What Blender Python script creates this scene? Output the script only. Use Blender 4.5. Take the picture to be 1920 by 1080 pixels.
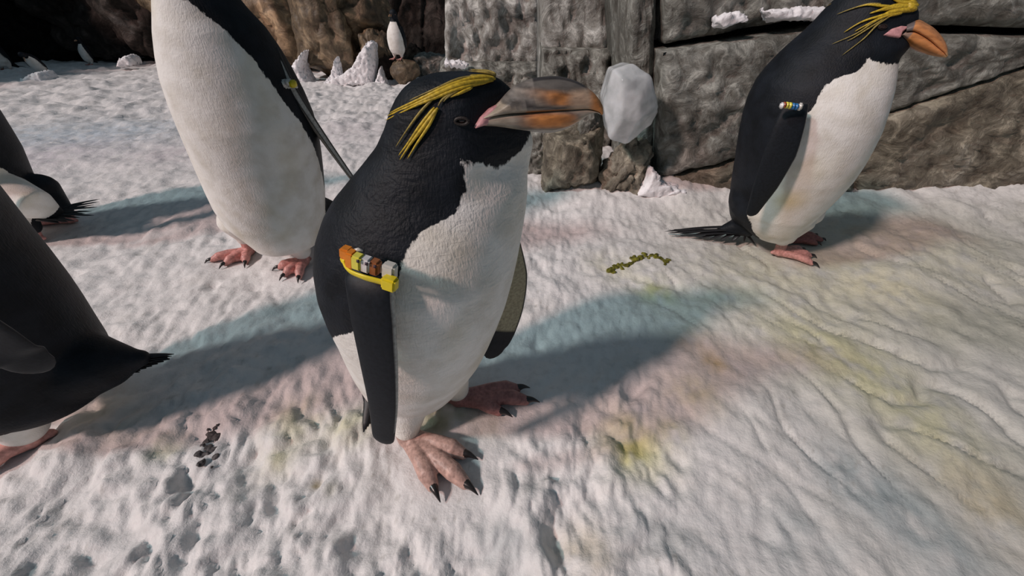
import bpy, bmesh, math
import numpy as np
from mathutils import Vector, Matrix
from mathutils.bvhtree import BVHTree
for o in list(bpy.data.objects): bpy.data.objects.remove(o)
S = bpy.context.scene
COL = S.collection
R = math.radians
# ------------------------------------------------------------------ camera
H = 0.657; PITCH = 37.5; FPX = 750.0
cam = bpy.data.cameras.new('camera'); camo = bpy.data.objects.new('camera', cam); COL.objects.link(camo)
camo.location = (0, 0, H); camo.rotation_euler = (R(90-PITCH), 0, 0)
cam.sensor_width = 36; cam.lens = FPX/1920*36; cam.clip_start = 0.02; cam.clip_end = 60
S.camera = camo
# ------------------------------------------------------------------ world, light, exposure
w = bpy.data.worlds.new('world'); S.world = w; w.use_nodes = True
bg = w.node_tree.nodes['Background']; bg.inputs[0].default_value = (0.56, 0.80, 1.0, 1); bg.inputs[1].default_value = 0.15
def sun(name, d, strength, color, angle):
    l = bpy.data.lights.new(name, 'SUN'); l.energy = strength; l.color = color; l.angle = R(angle)
    o = bpy.data.objects.new(name, l); COL.objects.link(o)
    o.rotation_euler = Vector(d).to_track_quat('-Z', 'Y').to_euler(); o.location = (-3, -2, 4)
    return o
sun('key_lamp', (0.66, 0.44, -0.62), 2.2, (1.0, 0.72, 0.66), 5)
sun('second_lamp', (0.70, 0.20, -0.62), 1.15, (0.76, 0.98, 1.0), 6)
S.view_settings.view_transform = 'Standard'; S.view_settings.look = 'None'
S.view_settings.exposure = -0.15; S.view_settings.gamma = 1; S.view_settings.use_curve_mapping = False
# ------------------------------------------------------------------ measuring helpers
cp, sp = math.cos(R(PITCH)), math.sin(R(PITCH))
def ray(px, py):
    u, v = px-960, py-540
    return Vector((u, FPX*cp - v*sp, -FPX*sp - v*cp))
def G(px, py, z=0.0):
    r = ray(px, py); t = (z-H)/r.z
    return Vector((r.x*t, r.y*t, z))
def U(px, py, y):
    r = ray(px, py); t = y/r.y
    return Vector((r.x*t, y, H+r.z*t))
def row(y, z):
    d = y*cp + (H-z)*sp; h = (z-H)*cp + y*sp
    return 540 - FPX*h/d
def proj(p):
    d = p[1]*cp + (H-p[2])*sp
    return 960+FPX*p[0]/d, row(p[1], p[2])
def lerp(tab, x):
    return np.interp(x, [t[0] for t in tab], [t[1] for t in tab])
# ------------------------------------------------------------------ noise
_rs = np.random.RandomState(7); _P = np.concatenate([_rs.permutation(256)]*3)
_Gd = _rs.normal(size=(256, 3)); _Gd /= np.linalg.norm(_Gd, axis=1)[:, None]
def pn(x, y, z=0.0):
    x = np.asarray(x, float); y = np.asarray(y, float); z = np.zeros_like(x)+z
    xi = np.floor(x).astype(int); yi = np.floor(y).astype(int); zi = np.floor(z).astype(int)
    fx, fy, fz = x-xi, y-yi, z-zi; xi &= 255; yi &= 255; zi &= 255
    s = lambda t: t*t*t*(t*(t*6-15)+10)
    u, v, w_ = s(fx), s(fy), s(fz); out = 0
    for a in (0, 1):
        for b in (0, 1):
            for c in (0, 1):
                g = _Gd[_P[_P[_P[(xi+a) & 255]+((yi+b) & 255)]+((zi+c) & 255)]]
                d = g[..., 0]*(fx-a)+g[..., 1]*(fy-b)+g[..., 2]*(fz-c)
                out = out + d*(u if a else 1-u)*(v if b else 1-v)*(w_ if c else 1-w_)
    return out*1.5
def fbm(x, y, z=0.0, n=4, g=0.5):
    o = 0; a = 1; f = 1
    for k in range(n):
        o = o + a*pn(x*f+k*17.3, y*f-k*9.1, np.asarray(z)*f+k*3.7); a *= g; f *= 2.03
    return o
def worley(x, y, seed=3):
    xi = np.floor(x).astype(int); yi = np.floor(y).astype(int); best = np.full(x.shape, 9.0)
    rs = np.random.RandomState(seed); J = rs.rand(256, 2)
    for a in (-1, 0, 1):
        for b in (-1, 0, 1):
            h = _P[_P[(xi+a) & 255]+((yi+b) & 255)]
            d = np.hypot(xi+a+J[h, 0]-x, yi+b+J[h, 1]-y); best = np.minimum(best, d)
    return best
sstep = lambda a, b, x: (lambda t: t*t*(3-2*t))(np.clip((x-a)/(b-a), 0, 1))
# ------------------------------------------------------------------ ground height
FEET = []   # (x, y, radius) patches pressed flat
def ground_z(x, y):
    x = np.asarray(x, float); y = np.asarray(y, float)
    z = -0.06*np.maximum(0, y-2.0)
    # drift against the stone wall
    z = z + 0.035*sstep(1.18, 1.5, y)*sstep(0.1, 0.35, x)*(1+0.8*pn(x*7, y*3))*(y < 2.6)
    z = z + 0.016*fbm(x*2.3, y*2.3, 1.0, 3)
    # lumpy thawed crust, strongest in the near left
    m = np.clip(1.0-sstep(0.02, 0.35, x-0.25*y), 0, 1)*(1-sstep(0.42, 0.75, y))
    m = np.maximum(m, 0.16+.34*sstep(.35, .55, y)*(1-sstep(.9, 1.6, y))*np.clip(1.0-2.2*x, .12, 1))
    wx, wy = x+.03*pn(x*8, y*8, 3), y+.03*pn(x*8+7, y*8, 3)
    lump = fbm(x*9, y*9, 4.0, 3, 0.5); bil = np.minimum(np.abs(pn(wx*15, wy*15, 6)), .45)+.5*np.minimum(np.abs(pn(wx*31, wy*31, 2)), .4)+.22*np.abs(pn(wx*66, wy*66, 9))
    wo = worley(wx*9, wy*9, 5); pit = -sstep(.26, .05, wo)*np.clip(1.8*pn(x*5, y*5, 8), 0, 1)
    z = z + m*(0.017*lump + 0.028*(bil-.3) + 0.030*pit)
    # scalloped ridges running down to the right
    a = R(-58); s = x*math.cos(a)+y*math.sin(a); t = -x*math.sin(a)+y*math.cos(a)
    m2 = sstep(0.05, 0.4, x-0.12)*(1-sstep(1.0, 1.7, y))
    tw = t+.05*pn(x*3.2, y*3.2, 7)+.018*pn(x*9, y*9, 2); sw = s+.05*pn(x*4+3, y*4, 1)
    q = 1.1*np.minimum(np.abs(pn(sw*4.2, tw*9.5, 2)), .5)+.55*np.abs(pn(sw*9, tw*19, 5))+.7*pn(x*3, y*3, 9)+.18*pn(x*34, y*34, 1)
    q = q*(.35+.9*np.clip(pn(x*2.1, y*2.1, 14)+.5, 0, 1.1))
    z = z + m2*(0.012*q - 0.012*np.exp(-(np.abs(pn(s*4+9, t*11, 5))/0.06)**2)*np.clip(pn(x*3, y*3, 2)+0.4, 0, 1))
    # broken grains of the middle and far ground
    m3 = sstep(0.7, 1.3, y)
    z = z + m3*(0.009*fbm(x*9, y*9, 3.0, 4, 0.66)+.005*np.abs(pn(x*24, y*24, 5))) + 0.0016*fbm(x*45, y*45, 1.0, 3, .6)
    z = z + sstep(1.8, 3.0, y)*0.026*fbm(x*5, y*5, 12.0, 4, 0.6)
    for fx, fy, fr in FEET:
        k = np.exp(-((x-fx)**2+(y-fy)**2)/fr**2); k = np.clip(k*1.6, 0, 1)
        z = z*(1-k)
    return z
def gz(x, y): return float(ground_z(np.array([x]), np.array([y]))[0])
# ------------------------------------------------------------------ materials
def nodemat(name):
    m = bpy.data.materials.new(name); m.use_nodes = True
    nt = m.node_tree; b = nt.nodes['Principled BSDF']; return m, nt, b
def N(nt, t, **kw):
    n = nt.nodes.new(t)
    for k, v in kw.items():
        if k in n.inputs: n.inputs[k].default_value = v
        else: setattr(n, k, v)
    return n
def L(nt, a, b): nt.links.new(a, b)
def coords(nt, scale=(1, 1, 1), rot=(0, 0, 0), kind='Object'):
    tc = N(nt, 'ShaderNodeTexCoord'); mp = N(nt, 'ShaderNodeMapping')
    mp.inputs['Scale'].default_value = scale; mp.inputs['Rotation'].default_value = rot
    L(nt, tc.outputs[kind], mp.inputs[0]); return mp.outputs[0]
def ramp(nt, src, stops):
    r = N(nt, 'ShaderNodeValToRGB'); e = r.color_ramp.elements
    while len(e) < len(stops): e.new(0.5)
    for k, (p, c) in enumerate(stops): e[k].position = p; e[k].color = tuple(c)+(1,) if len(c) == 3 else c
    L(nt, src, r.inputs[0]); return r.outputs[0]
def bump(nt, b, srcs):
    prev = None
    for src, st, dist in srcs:
        n = N(nt, 'ShaderNodeBump', Strength=st, Distance=dist); L(nt, src, n.inputs['Height'])
        if prev: L(nt, prev, n.inputs['Normal'])
        prev = n.outputs[0]
    L(nt, prev, b.inputs['Normal'])
def plain(name, col, rough=0.5, var=0.12, scale=60, bst=0.2, bd=0.002, spec=0.4, trans=0):
    m, nt, b = nodemat(name); c = coords(nt)
    n = N(nt, 'ShaderNodeTexNoise', Scale=scale, Detail=4.0); L(nt, c, n.inputs['Vector'])
    lo = [v*(1-var*2) for v in col]; hi = [min(1, v*(1+var)) for v in col]
    L(nt, ramp(nt, n.outputs[0], [(0.3, lo), (0.7, hi)]), b.inputs['Base Color'])
    b.inputs['Roughness'].default_value = rough; b.inputs['Specular IOR Level'].default_value = spec
    bump(nt, b, [(n.outputs[0], bst, bd)]); return m
def mix(nt, fac, a, b_, mode='MIX'):
    n = N(nt, 'ShaderNodeMix', data_type='RGBA', blend_type=mode)
    for s, i in ((fac, 0), (a, 6), (b_, 7)):
        if hasattr(s, 'links'): L(nt, s, n.inputs[i])
        else: n.inputs[i].default_value = s if i == 0 else tuple(s)+(1,)
    return n.outputs[2]
def mat_snow():
    m, nt, b = nodemat('snow'); c = coords(nt)
    at = N(nt, 'ShaderNodeAttribute', attribute_name='col')
    n1 = N(nt, 'ShaderNodeTexNoise', Scale=38.0, Detail=8.0, Roughness=.62); L(nt, c, n1.inputs['Vector'])
    n2 = N(nt, 'ShaderNodeTexNoise', Scale=260.0, Detail=3.0); L(nt, c, n2.inputs['Vector'])
    t = ramp(nt, n1.outputs[0], [(0.28, (.80, .80, .80)), (0.5, (.97, .97, .97)), (0.75, (1, 1, 1))])
    L(nt, mix(nt, 1.0, at.outputs['Color'], t, 'MULTIPLY'), b.inputs['Base Color'])
    b.inputs['Roughness'].default_value = .55; b.inputs['Specular IOR Level'].default_value = .35
    bump(nt, b, [(n1.outputs[0], .55, .008), (n2.outputs[0], .22, .0015)]); return m
def mat_rock(name, cols, scale=9, bst=.9, bd=.03, rough=.55, spec=.5):
    m, nt, b = nodemat(name); c = coords(nt)
    nz = N(nt, 'ShaderNodeTexNoise', Scale=scale*.55, Detail=10.0, Roughness=.62, Distortion=.7); L(nt, c, nz.inputs['Vector'])
    nz2 = N(nt, 'ShaderNodeTexNoise', Scale=scale*2.6, Detail=9.0, Roughness=.68, Distortion=1.1); L(nt, c, nz2.inputs['Vector'])
    v = N(nt, 'ShaderNodeTexVoronoi', Scale=scale*3.5); L(nt, c, v.inputs['Vector'])
    base = ramp(nt, nz.outputs[0], [(0.30, cols[0]), (0.46, cols[1]), (0.60, cols[2]), (0.72, cols[3])])
    det = ramp(nt, nz2.outputs[0], [(0.34, (.34, .31, .28)), (0.46, (.78, .76, .72)), (0.53, (1.0, 1.0, .98)), (0.58, (1.45, 1.45, 1.42)), (.63, (1.85, 1.85, 1.82)), (.72, (1.1, 1.08, 1.04))])
    L(nt, mix(nt, 1.0, base, det, 'MULTIPLY'), b.inputs['Base Color'])
    b.inputs['Roughness'].default_value = rough; b.inputs['Specular IOR Level'].default_value = spec
    bump(nt, b, [(nz.outputs[0], bst, bd), (nz2.outputs[0], bst, bd*.35), (v.outputs['Distance'], .25, bd*.2)]); return m
M = {}
M['snow'] = mat_snow()
M['loose_snow'] = plain('loose snow', (.86, .85, .87), .6, .05, 60, .6, .006)
M['stone'] = mat_rock('grey brown wall stone', [(.085, .082, .072), (.175, .175, .158), (.255, .258, .238), (.38, .39, .37)], 6.5)
M['stone_low'] = mat_rock('brown wall stone', [(.085, .070, .052), (.175, .155, .118), (.24, .215, .17), (.34, .33, .29)], 6.5)
M['stone_pale'] = mat_rock('pale wall stone', [(.16, .155, .14), (.30, .30, .285), (.43, .435, .42), (.60, .62, .62)], 4.5)
M['rock_brown'] = mat_rock('brown rock', [(.05, .034, .020), (.12, .085, .050), (.19, .14, .088), (.28, .22, .15)], 3.0, .8, .05)
M['rock_ochre'] = mat_rock('ochre rock', [(.10, .065, .035), (.22, .145, .08), (.32, .215, .13), (.38, .28, .18)], 2.5, .7, .05)
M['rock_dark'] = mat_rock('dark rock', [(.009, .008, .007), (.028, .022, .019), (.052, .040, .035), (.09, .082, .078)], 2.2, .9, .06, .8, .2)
M['rock_shade'] = mat_rock('shade-painted black rock', [(.004, .004, .004), (.009, .008, .007), (.015, .013, .012), (.02, .018, .017)], 2.2, .9, .06, .9, .1)  # near-black rock tone: the shade of the hollow painted into the albedo
def mat_plumage(main=False, ws=1.0):
    m, nt, b = nodemat('plumage'); c = coords(nt)
    at = N(nt, 'ShaderNodeAttribute', attribute_name='pat'); ty = N(nt, 'ShaderNodeAttribute', attribute_name='dirt')
    cs = coords(nt, (1, 1, .45))
    ne = N(nt, 'ShaderNodeTexNoise', Scale=170.0*ws, Detail=4.0, Roughness=.6); L(nt, cs, ne.inputs['Vector'])
    a1 = N(nt, 'ShaderNodeMath', operation='MULTIPLY_ADD'); L(nt, ne.outputs[0], a1.inputs[0]); a1.inputs[1].default_value = .014; a1.inputs[2].default_value = -.007
    a2 = N(nt, 'ShaderNodeMath', operation='ADD'); L(nt, a1.outputs[0], a2.inputs[0]); L(nt, at.outputs['Fac'], a2.inputs[1])
    mr = N(nt, 'ShaderNodeMapRange'); mr.inputs[1].default_value = -.0012; mr.inputs[2].default_value = .0012; L(nt, a2.outputs[0], mr.inputs[0])
    nb = N(nt, 'ShaderNodeTexNoise', Scale=26.0, Detail=4.0); L(nt, c, nb.inputs['Vector'])
    blk = ramp(nt, nb.outputs[0], [(.35, (.0035, .0050, .0075)), (.65, (.0095, .0125, .018))])
    wht = ramp(nt, nb.outputs[0], [(.3, (.69, .66, .60)), (.6, (.84, .825, .79))])
    wht2 = mix(nt, ty.outputs['Fac'], wht, (.62, .50, .20))
    L(nt, mix(nt, mr.outputs[0], blk, wht2), b.inputs['Base Color'])
    b.inputs['Roughness'].default_value = .6; b.inputs['Specular IOR Level'].default_value = .22
    # feather relief: short wavy ridges across the body
    cw = coords(nt, (1, 1, 1.9))
    nf = N(nt, 'ShaderNodeTexNoise', Scale=62.0*ws, Detail=3.0, Roughness=.5, Distortion=1.1); L(nt, cw, nf.inputs['Vector'])
    ff = coords(nt, (1, 1, .22)); nh = N(nt, 'ShaderNodeTexNoise', Scale=420.0*ws, Detail=2.0); L(nt, ff, nh.inputs['Vector'])
    bump(nt, b, [(nf.outputs[0], .30 if main else .16, .005), (nh.outputs[0], .5, .0016)]); return m
M['plumage'] = mat_plumage(True); M['plumage_far'] = mat_plumage(False)
def mat_attr(name, rough=.4, bsc=90, bst=.3, bd=.002, stretch=(1, 1, 1), spec=.45):
    m, nt, b = nodemat(name); c = coords(nt, stretch)
    at = N(nt, 'ShaderNodeAttribute', attribute_name='col')
    n = N(nt, 'ShaderNodeTexNoise', Scale=bsc, Detail=5.0); L(nt, c, n.inputs['Vector'])
    t = ramp(nt, n.outputs[0], [(.32, (.68, .66, .64)), (.55, (1, 1, 1)), (.72, (1.18, 1.16, 1.12))])
    L(nt, mix(nt, 1.0, at.outputs['Color'], t, 'MULTIPLY'), b.inputs['Base Color'])
    b.inputs['Roughness'].default_value = rough; b.inputs['Specular IOR Level'].default_value = spec
    bump(nt, b, [(n.outputs[0], bst, bd)]); return m
M['bill'] = mat_attr('horny bill', .38, 110, .6, .0025, (.4, .6, 1.3), .5)
M['flipper'] = mat_attr('flipper skin and scale feathers', .55, 240, .25, .0008, spec=.25)
M['foot'] = mat_attr('pink foot skin', .45, 160, .6, .0018)
M['claw'] = plain('black claw', (.018, .014, .013), .3, .2, 200, .2, .0005, .6)
M['tail'] = plain('black tail feather', (.014, .014, .016), .5, .2, 300, .3, .0006)
M['yellow_plume'] = plain('yellow crest feather', (.56, .39, .03), .5, .2, 300, .3, .0006)
M['dull_plume'] = plain('dull yellow crest feather', (.33, .25, .06), .5, .25, 300, .3, .0006)
M['gape'] = plain('pink gape skin', (.60, .30, .31), .45, .12, 180, .5, .0012)
M['eye'] = plain('dark brown eye', (.03, .012, .008), .12, .1, 60, .02, .0002, .8)
M['eyelid'] = plain('dark eyelid skin', (.024, .018, .016), .5, .2, 400, .5, .001)
M['tie_yellow'] = plain('yellow plastic', (.78, .62, .02), .35, .05, 120, .05, .0003, .5)
M['bead_yellow'] = plain('pale yellow plastic', (.80, .72, .10), .35, .05, 120, .05, .0003, .5)
M['bead_white'] = plain('white plastic', (.76, .74, .74), .35, .05, 120, .05, .0003, .5)
M['bead_orange'] = plain('orange plastic', (.75, .24, .02), .35, .08, 120, .05, .0003, .5)
M['bead_brown'] = plain('brown plastic', (.33, .12, .045), .4, .1, 120, .05, .0003, .5)
M['bead_blue'] = plain('blue plastic', (.03, .20, .50), .35, .1, 120, .05, .0003, .5)
M['bead_red'] = plain('red brown plastic', (.35, .06, .02), .35, .1, 120, .05, .0003, .5)
M['clasp'] = plain('clear white plastic', (.62, .60, .55), .25, .05, 120, .05, .0003, .6)
M['mark'] = plain('dark ink', (.05, .03, .05), .6, .1, 120, .05, .0003)
M['guano'] = plain('green yellow dropping', (.17, .16, .02), .4, .35, 90, .6, .003)
M['debris'] = plain('dark grey debris', (.075, .065, .065), .6, .3, 90, .6, .003)
def mat_ice():
    m, nt, b = nodemat('cloudy ice'); c = coords(nt)
    n = N(nt, 'ShaderNodeTexNoise', Scale=14.0, Detail=6.0); L(nt, c, n.inputs['Vector'])
    L(nt, ramp(nt, n.outputs[0], [(.35, (.50, .53, .54)), (.62, (.80, .83, .85))]), b.inputs['Base Color'])
    b.inputs['Roughness'].default_value = .16; b.inputs['Transmission Weight'].default_value = .30; b.inputs['IOR'].default_value = 1.31
    b.inputs['Subsurface Weight'].default_value = .25; b.inputs['Subsurface Radius'].default_value = (.05, .06, .07)
    bump(nt, b, [(n.outputs[0], .3, .008)]); return m
M['ice'] = mat_ice()
# ------------------------------------------------------------------ object helpers
def tag(o, label=None, cat=None, group=None, kind=None):
    if label: o['label'] = label
    if cat: o['category'] = cat
    if group: o['group'] = group
    if kind: o['kind'] = kind
    return o
def empty(name, loc, **kw):
    o = bpy.data.objects.new(name, None); COL.objects.link(o); o.location = loc; o.empty_display_size = .05
    o['_w'] = list(loc); return tag(o, **kw)
def wl(o):
    v = Vector((0, 0, 0))
    while o: v += o.location; o = o.parent
    return v
def link(me, name, mat, parent=None, loc=None, smooth=True):
    """mesh given in world coordinates; origin goes to the parent's base or to loc"""
    off = wl(parent) if parent else Vector(loc or (0, 0, 0))
    me.transform(Matrix.Translation(-off))
    if mat:
        me.materials.clear(); me.materials.append(M[mat])
    if smooth: me.shade_smooth()
    o = bpy.data.objects.new(name, me); COL.objects.link(o)
    if parent: o.parent = parent
    else: o.location = off
    return o
def mesh(vs, fs, name='m'):
    me = bpy.data.meshes.new(name); me.from_pydata([tuple(v) for v in vs], [], fs); me.update(); return me
def fixn(me):
    bm = bmesh.new(); bm.from_mesh(me); bmesh.ops.recalc_face_normals(bm, faces=bm.faces); bm.to_mesh(me); bm.free(); return me
def loft(rings, cap=True):
    n = len(rings[0]); vs = [p for r in rings for p in r]; fs = []
    for i in range(len(rings)-1):
        for j in range(n):
            k = (j+1) % n; fs.append((i*n+j, i*n+k, (i+1)*n+k, (i+1)*n+j))
    if cap: fs.append(tuple(range(n))[::-1]); fs.append(tuple((len(rings)-1)*n+j for j in range(n)))
    return vs, fs
def frame(d):
    d = d.normalized(); a = Vector((0, 0, 1)) if abs(d.z) < .9 else Vector((1, 0, 0))
    u = d.cross(a).normalized(); return u, d.cross(u).normalized()
def tube(pts, rad, seg=14, flat=1.0, up=None, round_ends=True):
    pts = [Vector(p) for p in pts]; rings = []
    if round_ends:
        d0 = (pts[1]-pts[0]).normalized(); d1 = (pts[-1]-pts[-2]).normalized()
        a = [(pts[0]-d0*rad[0]*s, rad[0]*c) for s, c in ((.98, .2), (.75, .66), (.4, .92))]
        b = [(pts[-1]+d1*rad[-1]*s, rad[-1]*c) for s, c in ((.4, .92), (.75, .66), (.98, .2))]
        pts2 = [p for p, r in a]+pts+[p for p, r in b]; rad2 = [r for p, r in a]+list(rad)+[r for p, r in b]
    else: pts2, rad2 = pts, list(rad)
    pu = None
    for i, p in enumerate(pts2):
        d = pts2[min(i+1, len(pts2)-1)]-pts2[max(i-1, 0)]
        if up is not None:
            v = Vector(up); v = (v-d.normalized()*v.dot(d.normalized())).normalized(); u = d.normalized().cross(v)
        else:
            if pu is None: u, v = frame(d)
            else: u = (pu-d.normalized()*pu.dot(d.normalized())).normalized(); v = d.normalized().cross(u)
            pu = u
        rings.append([p+u*rad2[i]*math.cos(2*math.pi*k/seg)+v*rad2[i]*flat*math.sin(2*math.pi*k/seg) for k in range(seg)])
    return loft(rings)
def spline(pts, n=8):
    pts = [Vector(p) for p in pts]; P = [2*pts[0]-pts[1]]+pts+[2*pts[-1]-pts[-2]]; out = []
    for i in range(1, len(P)-2):
        for k in range(n):
            t = k/n; a, b, c, d = P[i-1:i+3]
            out.append(.5*((2*b)+(c-a)*t+(2*a-5*b+4*c-d)*t*t+(-a+3*b-3*c+d)*t**3))
    out.append(pts[-1]); return out
def join(parts):
    vs, fs = [], []
    for v, f in parts:
        o = len(vs); vs += list(v); fs += [tuple(i+o for i in q) for q in f]
    return vs, fs
def remesh(parts, voxel, smooth=4):
    me = fixn_parts(parts); o = bpy.data.objects.new('tmp', me); COL.objects.link(o)
    r = o.modifiers.new('r', 'REMESH'); r.mode = 'VOXEL'; r.voxel_size = voxel
    if smooth: s = o.modifiers.new('s', 'SMOOTH'); s.factor = .5; s.iterations = smooth
    dg = bpy.context.evaluated_depsgraph_get(); res = bpy.data.meshes.new_from_object(o.evaluated_get(dg))
    bpy.data.objects.remove(o); bpy.data.meshes.remove(me); return res
def fixn_parts(parts):
    vs, fs = [], []
    for v, f in parts:
        me = fixn(mesh(v, f)); o = len(vs)
        vs += [x.co.copy() for x in me.vertices]; fs += [tuple(i+o for i in p.vertices) for p in me.polygons]; bpy.data.meshes.remove(me)
    return mesh(vs, fs)
def vco(me):
    a = np.empty(len(me.vertices)*3); me.vertices.foreach_get('co', a); return a.reshape(-1, 3)
def setf(me, name, vals):
    a = me.attributes.new(name, 'FLOAT', 'POINT'); a.data.foreach_set('value', np.asarray(vals, np.float32))
def setc(me, rgb, name='col'):
    a = me.attributes.new(name, 'FLOAT_COLOR', 'POINT'); c = np.ones((len(me.vertices), 4), np.float32); c[:, :3] = rgb
    a.data.foreach_set('color', c.ravel())
# ------------------------------------------------------------------ penguin building
def fit_rings(Le, Re, ycf, zs, rfix=None):
    """horizontal slices of the body measured from its two outlines"""
    out = []
    for z in zs:
        yc = float(lerp(ycf, z)); r = .08; thL = thR = 0.0; thc = math.atan2((lerp(Re, row(yc, z))-960), FPX)
        thL = thR = thc
        for _ in range(25):
            yR = yc - r*math.sin(thR); v = row(yR, z); ru = ray(float(lerp(Re, v)), v); thR = math.atan2(ru.x, ru.y)
            if Le:
                yL = yc + r*math.sin(thL); v = row(yL, z); ru = ray(float(lerp(Le, v)), v); thL = math.atan2(ru.x, ru.y)
                thc = (thL+thR)/2; al = max(.002, (thR-thL)/2); r = .5*r+.5*(yc/math.cos(thc))*math.sin(al)
            else:
                r = float(lerp(rfix, z)); thc = thR-math.asin(min(.9, r/(yc/math.cos(thc))))
        out.append((math.tan(thc)*yc, yc, z, r, thc))
    return out
def zfront(rings, k=.85):
    R_ = [row(q[1]-q[3]*k*math.cos(q[4]), q[2]) for q in rings]; Z_ = [q[2] for q in rings]
    return lambda py: float(np.interp(py, R_[::-1], Z_[::-1]))
def body_mesh(rings, ecf, extra, voxel=.004, smooth=5):
    rr = []
    for (x, y, z, r, th) in rings:
        e = float(lerp(ecf, z)); ux = Vector((math.cos(th), -math.sin(th), 0)); uy = Vector((math.sin(th), math.cos(th), 0))
        rr.append([Vector((x, y, z))+ux*r*math.cos(a)+uy*r*e*math.sin(a) for a in (2*math.pi*k/64 for k in range(64))])
    return remesh([loft(rr)]+extra, voxel, smooth)
def taper_face(me, rings, z0, z1, k=.45):
    co = vco(me); Z = [q[2] for q in rings]; g = lambda i: np.interp(co[:, 2], Z, [q[i] for q in rings])
    th = g(4); ux = np.stack([np.cos(th), -np.sin(th)], -1); uy = np.stack([np.sin(th), np.cos(th)], -1); d = co[:, :2]-np.stack([g(0), g(1)], -1)
    u = (d*ux).sum(1)/np.maximum(g(3), .01); v = (d*uy).sum(1); f = 1-k*sstep(.0, .9, u)*sstep(z0, z1, co[:, 2])
    co[:, :2] += uy*(v*(f-1))[:, None]; me.vertices.foreach_set('co', co.ravel()); me.update()
def gape_patch(parent, bvh, pts, ymid, out=.0025):
    o0 = Vector((0, 0, H)); P, Q = [], []
    for p in pts:
        h = bvh.ray_cast(o0, ray(*p).normalized())
        if h[0] is None: h = bvh.find_nearest(U(p[0], p[1], ymid-.02))
        P.append(h[0]+h[1]*out); Q.append(h[0]-h[1]*.008)
    for m_ in (0, 1):
        f = (lambda p: p) if not m_ else (lambda p: Vector((p.x, 2*ymid-p.y, p.z)))
        a = [f(p) for p in P]; b = [f(p) for p in Q]; c = sum(a, Vector())/len(a); nn = (sum(a, Vector())-sum(b, Vector())).normalized()
        v, fc = loft([b, a, [c+(p-c)*.7+nn*.002 for p in a]]); link(remesh([(v, fc)], .0014, 3), 'gape_skin', 'gape', parent)
def paint(me, rings, head, wtab_neg, wtab_pos, chin, dirt=(), blackz=None):
    """pat > 0 is white plumage. w tables: (z, half angle in degrees) each side of heading; chin: (angle, z)"""
    co = vco(me); zs = [q[2] for q in rings]
    cx = np.interp(co[:, 2], zs, [q[0] for q in rings]); cy = np.interp(co[:, 2], zs, [q[1] for q in rings])
    dx, dy = co[:, 0]-cx, co[:, 1]-cy; ph = np.degrees(np.arctan2(dy, dx))-head; ph = (ph+180) % 360-180
    rad = np.maximum(np.hypot(dx, dy), .03)
    w = np.where(ph < 0, lerp(wtab_neg, co[:, 2]), lerp(wtab_pos, co[:, 2]))
    side = np.radians(w-np.abs(ph))*rad
    ch = lerp(chin, ph)-co[:, 2]
    pat = np.minimum(side, ch)
    n = fbm(co[:, 0]*40, co[:, 1]*40, co[:, 2]*30, 3)*.0026
    setf(me, 'pat', pat+n)
    d = np.zeros(len(co))+np.clip(fbm(co[:, 0]*9, co[:, 1]*9, co[:, 2]*6, 3)*.25, 0, .2)
    for x, y, z, rr, a in dirt: d = np.maximum(d, a*np.exp(-((co[:, 0]-x)**2+(co[:, 1]-y)**2+(co[:, 2]-z)**2)/rr**2))
    setf(me, 'dirt', d)
PINK = (.56, .27, .25)
def foot(root, ankle, heel, toes, col=PINK, rt=.0085, label=None, wide=1.0, claw=.02, voxel=.0022):
    """webbed foot: heel and toe tips are ground positions (x, y)"""
    g = 0.0
    parts = []; hz = .014; h = Vector((heel[0], heel[1], hz)); a = Vector(ankle)
    parts.append(tube([a, h+(a-h)*.45, h], [rt*1.5, rt*1.45, rt*1.35]))
    ends = []
    for t in toes:
        e = Vector((t[0], t[1], rt*.8)); d = e-h; kn = h+d*.55+Vector((0, 0, rt*.7)); kn2 = h+d*.82+Vector((0, 0, rt*.55))
        parts.append(tube([h, h+d*.3+Vector((0, 0, rt*.35)), kn, kn2, e], [rt*1.2, rt*1.05, rt*1.0, rt*1.08, rt*.72])); ends.append((e, d.normalized()))
    for i in range(len(toes)-1):   # webs
        e0, e1 = ends[i][0], ends[i+1][0]; mid = (h+(e0-h)*.80+h+(e1-h)*.80)/2*1.0; mid = h+(mid-h)*.93
        top = []
        poly = [h, h+(e0-h)*.5, h+(e0-h)*.86, mid, h+(e1-h)*.86, h+(e1-h)*.5]
        vs = [Vector((p.x, p.y, rt*1.05)) for p in poly]+[Vector((p.x, p.y, rt*.25)) for p in poly]; n = len(poly)
        fs = [tuple(range(n)), tuple(range(2*n-1, n-1, -1))]+[(k, k+n, (k+1) % n+n, (k+1) % n) for k in range(n)]
        parts.append((vs, fs))
    back = (h-sum((e for e, d in ends), Vector())/len(ends)).normalized()
    parts.append(tube([h+Vector((0, 0, .002)), h+back*rt*1.6+Vector((0, 0, -.004))], [rt*1.1, rt*.6]))
    me = remesh(parts, voxel, 3); co = vco(me)
    n = fbm(co[:, 0]*60, co[:, 1]*60, co[:, 2]*60, 3)
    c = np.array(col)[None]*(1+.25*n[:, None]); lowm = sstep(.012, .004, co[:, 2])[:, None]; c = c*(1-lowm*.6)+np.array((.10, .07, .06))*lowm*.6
    setc(me, np.clip(c, 0, 1))
    f = link(me, 'foot', 'foot', root)
    if label: f['label'] = label
    for e, d in ends:
        p = [e+Vector((0, 0, .002)), e+d*claw*.5+Vector((0, 0, .0035)), e+d*claw+Vector((0, 0, -.004))]
        v, fc = tube(spline(p, 4), np.linspace(rt*.62, .0008, 9), 10)
        link(fixn(mesh(v, fc)), 'claw', 'claw', f)
    return f
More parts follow.
